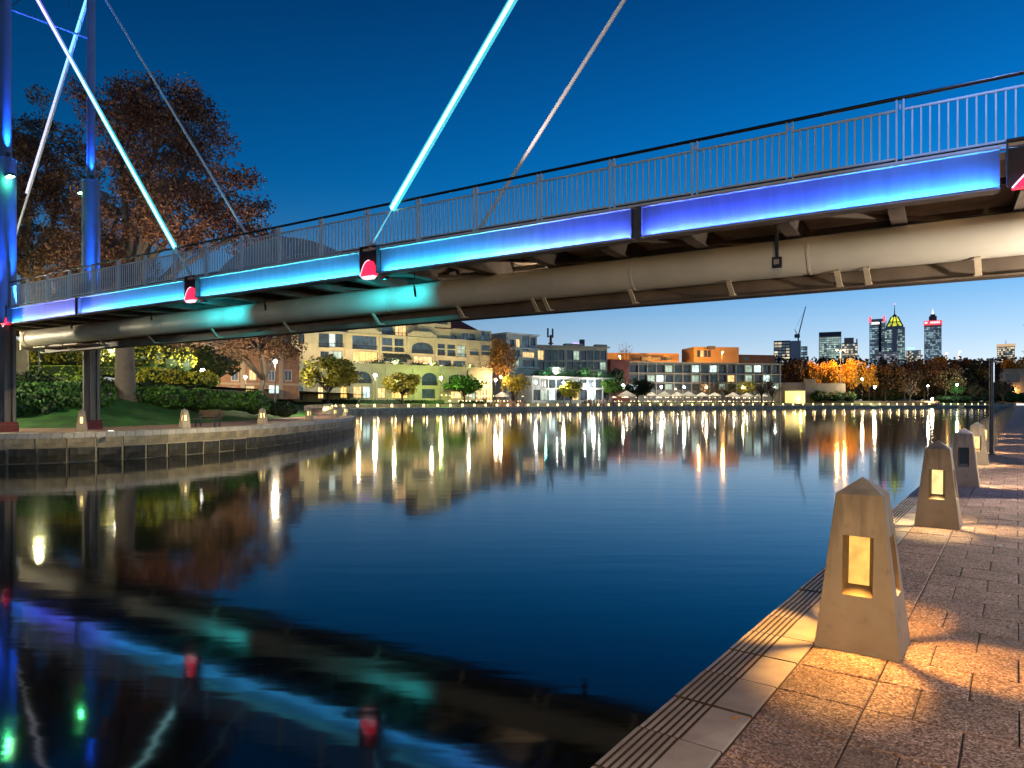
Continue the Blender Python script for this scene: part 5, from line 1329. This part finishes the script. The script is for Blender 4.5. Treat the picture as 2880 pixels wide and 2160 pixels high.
for u, col in ((1540, (.4, 1, .9)), (1572, (1, .97, .9)), (1650, (.75, 1, .8)), (1690, (.9, 1, .9))): lamp('POINT', 'roof_light', o, f.P(f.s_at(u), z_+2.4, -1), 500, col, .2)
modern('brick_block', 'plain maroon brick block between the dark flats and the long flat block', 1718, 1770, 278, 282, 1011, 1128, M('maroon brick', (.16, .05, .04), .9, .25, .7), 12, [(1724, 1742, 1048, 1062, G_TEAL)], None)
seqU = [G_DK, G_DK, G_TEAL, G_DK, G_GRN, G_TEAL, G_DK, G_WHITE, G_TEAL, G_WHITE, G_DK, G_DK, G_TEAL, G_GRN, G_WHITE, G_DK, G_DK]
seqL = [G_TEAL, G_DK, G_GRN, G_WHITE, G_DK, G_TEAL, G_DK, G_GRN, G_DK, G_TEAL, G_DK, G_WARM, G_TEAL, G_GRN, G_DK, G_WHITE, G_TEAL]
o, f, z_ = modern('apartment_building', 'long flat two-storey block with glazed bays and a thin beige roof', 1746, 2196, 292, 310, 1023, 1128, M('grey brown cladding', (.16, .15, .13), .7, .15, .5), 12,
    bays(1770, 2194, 1027, 1047, 17, seqU, .08, fw=.08) + bays(1770, 2194, 1055, 1074, 17, seqL, .08, fw=.08) + bays(1770, 2194, 1080, 1096, 17, seqL[3:] + seqL[:3], .08, fw=.08), BEIGE, .9)
for yy in (1051, 1077):
    m = MB(); m.box(f.P(f.L/2, f.z_at(1970, yy), .5), (f.L, 1.0, .35), (f.d, f.n, ZU)); link('floor_slab', m, BEIGE, o)
for i in range(1, 18, 1):
    u = f.s_at(1770 + (2194-1770)*i/17); m = MB(); m.box(f.P(u, (1+z_)/2, .25), (.28, .5, z_-1.1), (f.d, f.n, ZU)); link('fin_wall', m, BEIGE, o)
OCH = M('ochre town wall', (.42, .26, .12), .9, .12, .25)
o, f, z_ = modern('warehouse', 'long orange lit building behind the maroon brick block', 1706, 1910, 395, 400, 993, 1030, OCH, 20, bays(1800, 1890, 1004, 1014, 7, [G_DK, G_DK, G_WARM, G_DK]), None, zb=3)
o, f, z_ = modern('warehouse', 'orange lit building with an upper storey behind the long flat block', 1952, 2078, 395, 398, 976, 1030, OCH, 20, bays(1960, 2000, 985, 1004, 4, [G_DK, G_WARM, G_DK]), None, zb=3)
modern('warehouse', 'dim brown building stepping down right of the orange lit one', 2078, 2180, 400, 405, 998, 1030, M('dim brown wall', (.12, .08, .06), .9, .2, .3), 20, [(2090, 2110, 1003, 1012, G_DK)], None, zb=3)
lamp('POINT', 'roof_light', None, at(1850, 380, 25), 26000, (1, .42, .08), .5)
lamp('POINT', 'roof_light', None, at(1965, 378, 25), 24000, (1, .42, .08), .5)
far_tree(1760, 968, 1030, 388, 52, L_BRN, 'bare', 'bare tree lit orange above the maroon brick block', None, 1)
for (px, w_, h_) in ((1812, 3.5, 2.2), (1826, 2.2, 3.0), (1845, 5, 1.6), (1880, 3, 1.4), (2000, 4, 1.8)):
    q_ = at(px, 391, 0); m = MB(); m.box(q_ + ZU*(zat(1009 if px < 1950 else 978, 391)), (w_, 3, h_)); tag(link('roof_plant', m, DKC, loc=q_), 'dark rooftop equipment box on the orange lit roofs', 'roof plant', 'rooftop boxes on the orange lit buildings')
# antenna mast
ao = thing('antenna_mast', 'rusty brown forked phone antenna mast above the dark glazed flats', 'antenna', at(1549, 330, 3)); p = at(1549, 330, 0); zt_ = zat(922, 330)
RUST = M('rusty mast paint', (.22, .09, .06), .7, .2, .5); m = MB(); m.tube(p, p+ZU*(zt_-3.5), .75, .6, 8); link('pole', m, RUST, ao)
for dx, zz in ((-1.4, .2), (.9, .4)):
    m = MB(); m.box(p + Vector((dx, 0, zt_-zz-2.2)), (.8, .6, 4.4)); m.bar(p+Vector((0, 0, zt_-4.6)), p+Vector((dx, 0, zt_-4.0)), .3, .3); link('antenna', m, RUST, ao)
m = MB(); m.box(p + Vector((0, 0, zt_-7.5)), (2.4, 1.6, .5)); link('platform', m, RUST, ao)

# retaining wall, kiosk and steps on the far right bank
STONE = M('beige retaining wall', (.34, .27, .19), .9, .12, .3)
ro = thing('retaining_wall', 'stepped beige retaining wall below the golden trees', 'wall', at(2200, 322, .5))
for k, (px0, px1, yt, D) in enumerate(((2197, 2272, 1076, 322), (2262, 2292, 1066, 321.4), (2286, 2376, 1078, 322.6))):
    m = MB(); a, b = at(px0, D), at(px1, D); m.box((a+b)/2 + ZU*(zat(yt, D)/2+.2), (b.x-a.x, 1.4, zat(yt, D)-.4)); link('wall_section', m, STONE, ro)
ko = thing('kiosk', 'small curved kiosk glowing yellow at the end of the terrace', 'kiosk', at(2236, 308, 1)); p = at(2236, 308, 0)
m = MB(); m.lathe([(4.2, .6), (4.2, zat(1100, 308))], p, 20); link('glowing_wall', m, E('yellow kiosk screen', (1.0, .74, .14), 1.25, var=.25, scale=.4), ko)
m = MB(); m.lathe([(.01, zat(1098, 308)+.35), (4.6, zat(1098, 308)), (4.6, zat(1098, 308)-.25)], p, 20); link('roof', m, BEIGE, ko)
lamp('POINT', 'kiosk_light', ko, p + Vector((0, -6, 3)), 900, (1, .78, .2), .4)
sb = thing('stone_steps', 'broad stone steps and terrace on the far bank right of the green bushes', 'steps', at(2430, 322, .2))
for i in range(5):
    m = MB(); a = at(2386+i*4, 321+i*1.2); b = at(2640, 321+i*1.2); m.box((a+b)/2 + ZU*(.3+i*.42), (b.x-a.x, 1.2, .44)); link('step', m, M('dark step stone', (.17, .135, .09), .9, .15, .3), sb)
rf = thing('raft', 'dark moored raft at the end of the far bank', 'raft', at(2740, 328, WZ)); m = MB(); a = at(2741, 326); m.box(a + ZU*(WZ+.6), (13, 4, 1.1)); link('hull', m, DKC, rf)
m = MB()
for i in range(8): m.tube(a + Vector((-6+i*1.7, -1.9, WZ+1.1)), a + Vector((-6+i*1.7, -1.9, WZ+2.1)), .07, n=6)
m.bar(a + Vector((-6.2, -1.9, WZ+2.1)), a + Vector((6.2, -1.9, WZ+2.1)), .1, .1); link('railing', m, DKC, rf)
modern('house', 'pale flat-roofed house behind the navy pole at the far right', 2792, 2905, 384, 380, 1040, 1128, BEIGE, 12, [(2828, 2868, 1052, 1075, G_DK)], BEIGE)

# parasols and terrace crowd on the far quay
CANV = M('white canvas', (.72, .70, .64), .9, .06)
nt_ = CANV.node_tree; tl_ = nt_.nodes.new('ShaderNodeBsdfTranslucent'); tl_.inputs['Color'].default_value = (.75, .72, .62, 1); mx_ = nt_.nodes.new('ShaderNodeMixShader'); mx_.inputs[0].default_value = .5
nt_.links.new(nt_.nodes['Principled BSDF'].outputs[0], mx_.inputs[1]); nt_.links.new(tl_.outputs[0], mx_.inputs[2]); nt_.links.new(mx_.outputs[0], nt_.nodes['Material Output'].inputs['Surface'])
pl = [(1412, 1100, 204, 46), (1762, 1098, 258, 52), (1832, 1102, 264, 32), (1868, 1100, 268, 44), (1905, 1102, 271, 36), (1936, 1100, 275, 44), (1975, 1103, 278, 36), (2010, 1103, 280, 34), (2062, 1103, 284, 40), (2100, 1104, 286, 36), (2140, 1104, 295, 34)]
plab = ['pointed white marquee lit from within below the amber tree', 'large pointed white parasol at the right end of the glass pavilion', 'first small parasol in the long white row', 'pointed parasol under the left of two white lamps', 'flat parasol between the two white lamps', 'pointed parasol under the right of two white lamps',
        'parasol left of the thin brown trees', 'parasol among the thin brown trees', 'parasol left of the golden olive tree', 'parasol under the bright yellowish lamp', 'last parasol at the right end of the terrace']
for (px, y, D, w), lab in zip(pl, plab):
    p = at(px, D); z = zat(y, D); hw = w*D/FPX/2; o = thing('parasol', lab, 'parasol', (p.x, D, 1.0), 'white parasols on the far terrace')
    m = MB(); m.tube(p, p+ZU*(z-.2), .06, n=6); link('pole', m, POST, o)
    m = MB(); n = 4; c = [p + Vector((math.cos(math.pi/4+i*math.pi/2)*hw*1.2, math.sin(math.pi/4+i*math.pi/2)*hw*1.2, z-hw*.55)) for i in range(4)]
    for i in range(4):
        m.tri(c[i], c[(i+1) % 4], p+ZU*z); m.quad(c[i], c[(i+1)%4], c[(i+1)%4]-ZU*.3, c[i]-ZU*.3)
    link('canopy', m, CANV, o, fix=False)
    lamp('POINT', 'parasol_light', o, p + Vector((0, -.6, z-hw*.55-.5)), 200, (1, .88, .68), .15)
m = MB(); r_ = random.Random(21)
def person(m, p, h, seated):
    t = h*.55 if seated else h
    m.lathe([(.10, 0), (.19, t*.1), (.17, t*.42), (.23, t*.66), (.20, t*.80), (.07, t*.85)], p, 6); m.sphere(p + ZU*(t*.93), .12, 6, 4)
    if seated: m.box(p + Vector((r_.uniform(-.3, .3), -.25, t*.28)), (.34, .4, .2))
for i in range(330):
    px = r_.choice((r_.uniform(1740, 2200), r_.uniform(1740, 2200), r_.uniform(1380, 1500), r_.uniform(1660, 1760)))
    h = shore_hit(px, 12, 24)
    if h is None: continue
    p, o_ = h; q = p + o_*r_.uniform(2.0, 9); zz = .13 if (q-p).length < 5.2 else 1.1
    person(m, Vector((q.x, q.y, zz)), r_.uniform(1.6, 1.85), r_.random() < .6)
crowd = link('crowd', m, M('crowd clothing', (.22, .16, .14), .9, .5, 3, island=.85), fix=False); tag(crowd, 'crowd of people seated and standing on the lamplit terrace', 'crowd', kind='stuff')
m = MB()
for px in range(1745, 2200, 9):
    h = shore_hit(px, 12, 24); p, o_ = h; q = p + o_*r_.uniform(5.8, 7.5)
    m.box((q.x, q.y, 1.1+.74), (1.0, .9, .05)); m.tube((q.x, q.y, 1.05), (q.x, q.y, 1.82), .05, n=5)
mc_ = MB(); r_ = random.Random(77)
for i in range(260):
    h = shore_hit(r_.choice((r_.uniform(1742, 2200), r_.uniform(1742, 2200), r_.uniform(1250, 1500))), 12, 24); p, o_ = h; q = p + o_*r_.uniform(5.8, 11); mc_.sphere((q.x, q.y, 1.1 + r_.choice((.85, .85, 2.4))), r_.uniform(.07, .15), 6, 4)
tag(link('cafe_lights', mc_, E('warm cafe lights', (1, .74, .40), 9, objrand=.7), fix=False), 'many small warm lights on the cafe tables and stalls of the terrace', 'lights', kind='stuff')
tag(link('terrace_tables', m, CANV), 'many small cafe tables on the lamplit terrace', 'tables', kind='stuff')

# ------------------------------------------------------------------ city skyline
class Spot:
    """a place far off in its own axes: x along the front of the building, which looks towards the cove, y back, z up"""
    def __init__(s, px, D, turn=0.0):
        s.o = at(px, D); a = math.atan((px-1440)/FPX) + R(turn); s.X = Vector((math.cos(a), -math.sin(a), 0)); s.Y = Vector((math.sin(a), math.cos(a), 0)); s.D = D
        s.k = math.cos(math.atan((px-1440)/FPX)); s.ax = (s.X, s.Y, ZU)
    def P(s, x, y, z): return s.o + s.X*x + s.Y*y + Vector((0, 0, z))
    def w(s, dpx): return dpx*s.D/FPX*s.k
    def z(s, y): return zat(y, s.D)
    def box(s, m, x, y, z, sx_, sy_, sz_): m.box(s.P(x, y, z), (sx_, sy_, sz_), s.ax)
def tower(label, px0, px1, ytop, D, depth, wall, dark, lit, nx, nz, frac, seed, group=None, ybase=1020, turn=0.0):
    r = random.Random(seed); S = Spot((px0+px1)/2, D, turn); W_ = S.w(px1-px0); zt_ = S.z(ytop); z0_ = 3.0
    o = thing('office_tower', label, 'tower', S.P(0, 0, z0_), group)
    m = MB(); S.box(m, 0, depth/2, (z0_+zt_)/2, W_, depth, zt_-z0_); link('body', m, wall, o)
    md = MB(); ml = MB(); zb = max(z0_, S.z(ybase)); cw = W_*.96/nx; ch = (zt_-zb)*.95/nz
    for j in range(nz):
        row = r.random()
        for i in range(nx):
            p_ = frac*(1.8 if row > .45 else .8)
            S.box(ml if r.random() < p_ else md, -W_*.48 + cw*(i+.5), -.3, zb+ch*(j+.5), cw*.86, .5, ch*.64)
    if md.v: link('dark_panes', md, dark, o)['kind'] = 'stuff'
    if ml.v: link('lit_panes', ml, lit, o)['kind'] = 'stuff'
    return o, S, W_, zt_
T_GREY = M('grey tower cladding', (.42, .42, .46), .6, .08, .02); T_DARK = M('dark tower cladding', (.06, .06, .09), .5, .1, .02); T_BLUE = M('blue glass tower cladding', (.12, .26, .36), .35, .15, .02, spec=.7); T_WARM = M('warm tower cladding', (.40, .28, .21), .7, .1, .02)
T_PANE = E('tower panes with added glow', (.40, .55, .62), .14, (.12, .2, .26), var=.5, scale=.05, objrand=.5)  # faint glow added to the dark panes to lighten the towers
LIT_G = E('pale green office light', (.62, .86, .70), .50, var=.5, scale=.05, objrand=.6); LIT_Y = E('yellow office light', (1, .86, .55), .65, var=.4, scale=.05, objrand=.6); LIT_C = E('cool office light', (.55, .82, .92), .42, var=.4, scale=.05, objrand=.6)
WSIGN = E('white sign light', (1, .97, .95), 1.6); REDL = E('red warning light', (1, .06, .10), 2.0)
o, S, W_, zt_ = tower('dark office block under the tower crane', 2176, 2222, 958, 900, 40, T_DARK, T_PANE, LIT_Y, 4, 7, .34, 1)
w2 = S.w(30); m = MB(); S.box(m, W_/2 + w2/2, 21, zt_/2, w2, 40, zt_-1); link('side_wing', m, T_GREY, o)
tower('small blue block behind the office block with the crane', 2253, 2271, 974, 950, 30, T_BLUE, T_PANE, LIT_C, 3, 6, .35, 2)
co = thing('tower_crane', 'thin luffing tower crane leaning over the dark office block', 'crane', at(2246, 935, 80)); CR = M('crane steel', (.10, .12, .16), .6, .1)
base_ = at(2246, 945, zat(966, 945)); cabp = at(2245, 945, zat(945, 945)); tip = at(2266, 945, zat(862, 945))
m = MB(); m.tube(base_ - ZU*20, cabp, 1.0, n=4); link('mast', m, CR, co)
m = MB(); m.box(cabp - Vector((1.5, 0, 0)), (6, 4, 5)); link('cab', m, CR, co)
m = MB(); m.tube(cabp, tip, .9, .6, n=4); link('jib', m, CR, co)
m = MB(); m.tube(cabp + Vector((-5, 0, 9)), cabp.lerp(tip, .85), .15, n=4); m.tube(cabp, cabp + Vector((-5, 0, 9)), .5, n=4); link('stay', m, CR, co)
o, S, W_, zt_ = tower('mid-rise office block with rows of pale green windows', 2303, 2366, 944, 900, 50, T_GREY, T_PANE, LIT_G, 9, 12, .55, 3)
m = MB(); S.box(m, 0, 24, zt_+2, W_*1.0, 52, 5.4); link('plant_storey', m, T_DARK, o)
o, S, W_, zt_ = tower('warm lit stepped block right of the mid-rise office block', 2368, 2412, 964, 880, 40, T_WARM, T_PANE, LIT_Y, 7, 8, .42, 4)
m = MB(); S.box(m, -1, 20, zt_+3.6, W_*.62, 26, 7); S.box(m, W_*.46, 20, zt_+3, 1.5, 10, 6); link('upper_storey', m, T_WARM, o)
o, S, W_, zt_ = tower('blue glass tower with red lights on its top corners', 2445, 2489, 897, 1500, 50, T_BLUE, T_PANE, LIT_C, 6, 22, .42, 5, ybase=1030, turn=4)
for sx_ in (-1, 1): m = MB(); S.box(m, sx_*(W_/2-1.5), -1, zt_-1, 4, 4, 13); link('corner_light', m, REDL, o)
m = MB(); S.box(m, -W_*.1, -.8, S.z(909), W_*.5, .8, 4.5); link('sign', m, WSIGN, o)
m = MB(); S.box(m, W_*.18, -.4, zt_*.52, W_*.2, .9, zt_*.9); link('core_strip', m, T_DARK, o)
# grey tower, lit pyramid and spire
o, S, W_, zt_ = tower('grey tower crowned by a lit yellow-green pyramid and a thin spire', 2487, 2545, 921, 1400, 48, T_GREY, T_PANE, LIT_G, 9, 22, .36, 6, ybase=1030)
hw = W_/2; PIER = M('pale pier', (.40, .38, .42), .6, .05)
m = MB(); S.box(m, 0, -.2, zt_*.5+14, W_*.24, 2.6, zt_-30); link('corner_pier', m, PIER, o)
m = MB()
for sx_ in (-1, 1): S.box(m, sx_*W_*.16, -1.2, zt_+1.5, W_*.10, 2.0, 9)
S.box(m, 0, 24, zt_+1.5, W_*.86, 50, 3); link('cornice', m, PIER, o)
zs_ = S.z(889); c0 = [(-hw*.78, 2), (hw*.78, 2), (hw*.78, 44), (-hw*.78, 44)]; f_ = .40
q = [S.P(x, y, zt_+3.1) for x, y in c0]; q2 = [S.P(x*f_, 23+(y-23)*f_, zs_) for x, y in c0]
m = MB()
for i in range(4): m.quad(q[i], q[(i+1)%4], q2[(i+1)%4], q2[i])
m.quad(*q2); py = link('crown', m, E('lit yellow green crown', (.80, .88, .07), 1.05, (.3, .3, .1), var=.55, scale=.09), o)
m = MB(); ap = S.P(0, 23, S.z(878))
for i in range(4): m.tri(q2[i], q2[(i+1)%4], ap); m.tube(q[i], q2[i], 1.5, n=5)
for t in (.33, .67): m.tube(q[0].lerp(q[1], t) - S.Y, q2[0].lerp(q2[1], t) - S.Y, 1.1, n=5)
m.tube(q[0].lerp(q2[0], .45) - S.Y, q[1].lerp(q2[1], .45) - S.Y, .9, n=5)
link('ribs', m, T_DARK, py)
m = MB(); m.tube(S.P(0, 23, S.z(880)), S.P(0, 23, S.z(852)), 1.1, .35, 6); link('spire', m, T_DARK, o)
m = MB(); m.sphere(S.P(0, 23, S.z(851)), 1.3, 6, 4); link('beacon', m, E('pink beacon', (1, .35, .6), 2), o)
tower('pale low tower block in front of the green crowned tower', 2461, 2527, 988, 800, 30, M('pale mauve render', (.40, .33, .32), .8, .06, .02), T_PANE, E('pale window light', (.85, .85, .95), .30, objrand=.5), 8, 7, .26, 7, ybase=1028)
o, S, W_, zt_ = tower('small grey block with a cool roof light between the two spired towers', 2547, 2590, 985, 1100, 40, T_GREY, T_PANE, LIT_Y, 8, 8, .34, 8, ybase=1025)
m = MB(); S.box(m, -3, 4, zt_+2.5, W_*.5, 8, 5); link('roof_sign', m, E('cool roof light', (.45, .80, 1), 1.3), o)
o, S, W_, zt_ = tower('tall grey tower with a glowing red band and a white lit spire', 2599, 2648, 914, 1400, 45, M('smoky tower cladding', (.38, .39, .43), .5, .1, .02), T_PANE, LIT_C, 9, 24, .36, 9, ybase=1025)
m = MB(); S.box(m, 0, 22, zt_+4.5, W_+1.6, 47, 9); rb = link('red_band', m, E('glowing red band', (1, .035, .07), 1.0), o)
m = MB()
for i, (dx, w_) in enumerate(((-13, 2.6), (-10.4, 1.6), (-3, 2.0), (-.2, 2.0), (2.6, 2.0), (5.4, 2.0), (8.2, 2.0), (11, 2.0))): S.box(m, dx, -2.0, zt_+5, w_*.72, .8, 3.4)
link('sign_letters', m, WSIGN, rb)
m = MB(); S.box(m, 0, 22, zt_+14, W_*.46, 26, 10); S.box(m, 0, 22, zt_+21, W_*.30, 18, 5); link('setback', m, T_DARK, o)
m = MB(); z1 = S.z(889); m.lathe([(6.0, z1-2), (3.2, z1+4), (1.5, z1+9), (.3, S.z(865))], S.P(0, 22, 0), 8); link('spire', m, E('white lit spire', (1, .95, .96), 1.3), o)
o, S, W_, zt_ = tower('squat warm topped tower alone at the far right', 2804, 2854, 974, 900, 40, M('tan tower cladding', (.26, .20, .16), .7, .1, .02), T_PANE, LIT_Y, 9, 8, .36, 10)
m = MB(); S.box(m, 0, 20, zt_+1.5, W_+1.5, 43, 3.4); link('roof_band', m, E('warm roof lighting', (1, .66, .34), .7), o)
m = MB(); m.tube(S.P(0, 20, zt_+3), S.P(0, 20, zt_+10), .5, .2, 5); link('aerial', m, T_DARK, o)
far_tree(2480, 1000, 1030, 600, 20, L_BRN, 'dense', 'small distant tree beside the pale low tower block', None, 0)
mb = MB(); r_ = random.Random(31)
for px in range(2050, 2960, 14):
    D = 480 + r_.uniform(0, 60); p = at(px, D, 2); hh = zat(1012 + r_.uniform(-4, 10), D)
    for _ in range(70): mb.leaf(p + Vector((r_.gauss(0, 3), r_.gauss(0, 2), r_.uniform(.2, 1)*hh)), 2.6, r_)
tag(link('far_trees', mb, L_RED2, fix=False), 'dark band of far-off tree tops below the skyline', 'woods', kind='stuff')
print('OBJECTS', len(bpy.data.objects), 'TRIS', sum(len(o.data.polygons) for o in bpy.data.objects if o.type == 'MESH')*2)
# spotlight added on the lawn edge to brighten the crown of the big plane tree
fp = Vector((-17.6, 36.9, ground_z(-17.6, 36.9)))
fo = thing('added_tree_uplight', 'small dark spotlight added on the lawn edge to brighten the big plane tree', 'spotlight', fp)
m = MB(); m.tube(fp, fp+ZU*.25, .04, n=8); m.bar(fp+ZU*.25, fp+Vector((-.1, .15, .42)), .2, .2); link('lamp_head', m, STEEL_DARK, fo)
lamp('SPOT', 'crown_fill', fo, fp + Vector((-.12, .2, .5)), 5200, (1, .72, .55), .08, (-20.5, 45, 13.5), 88, blend=.9)
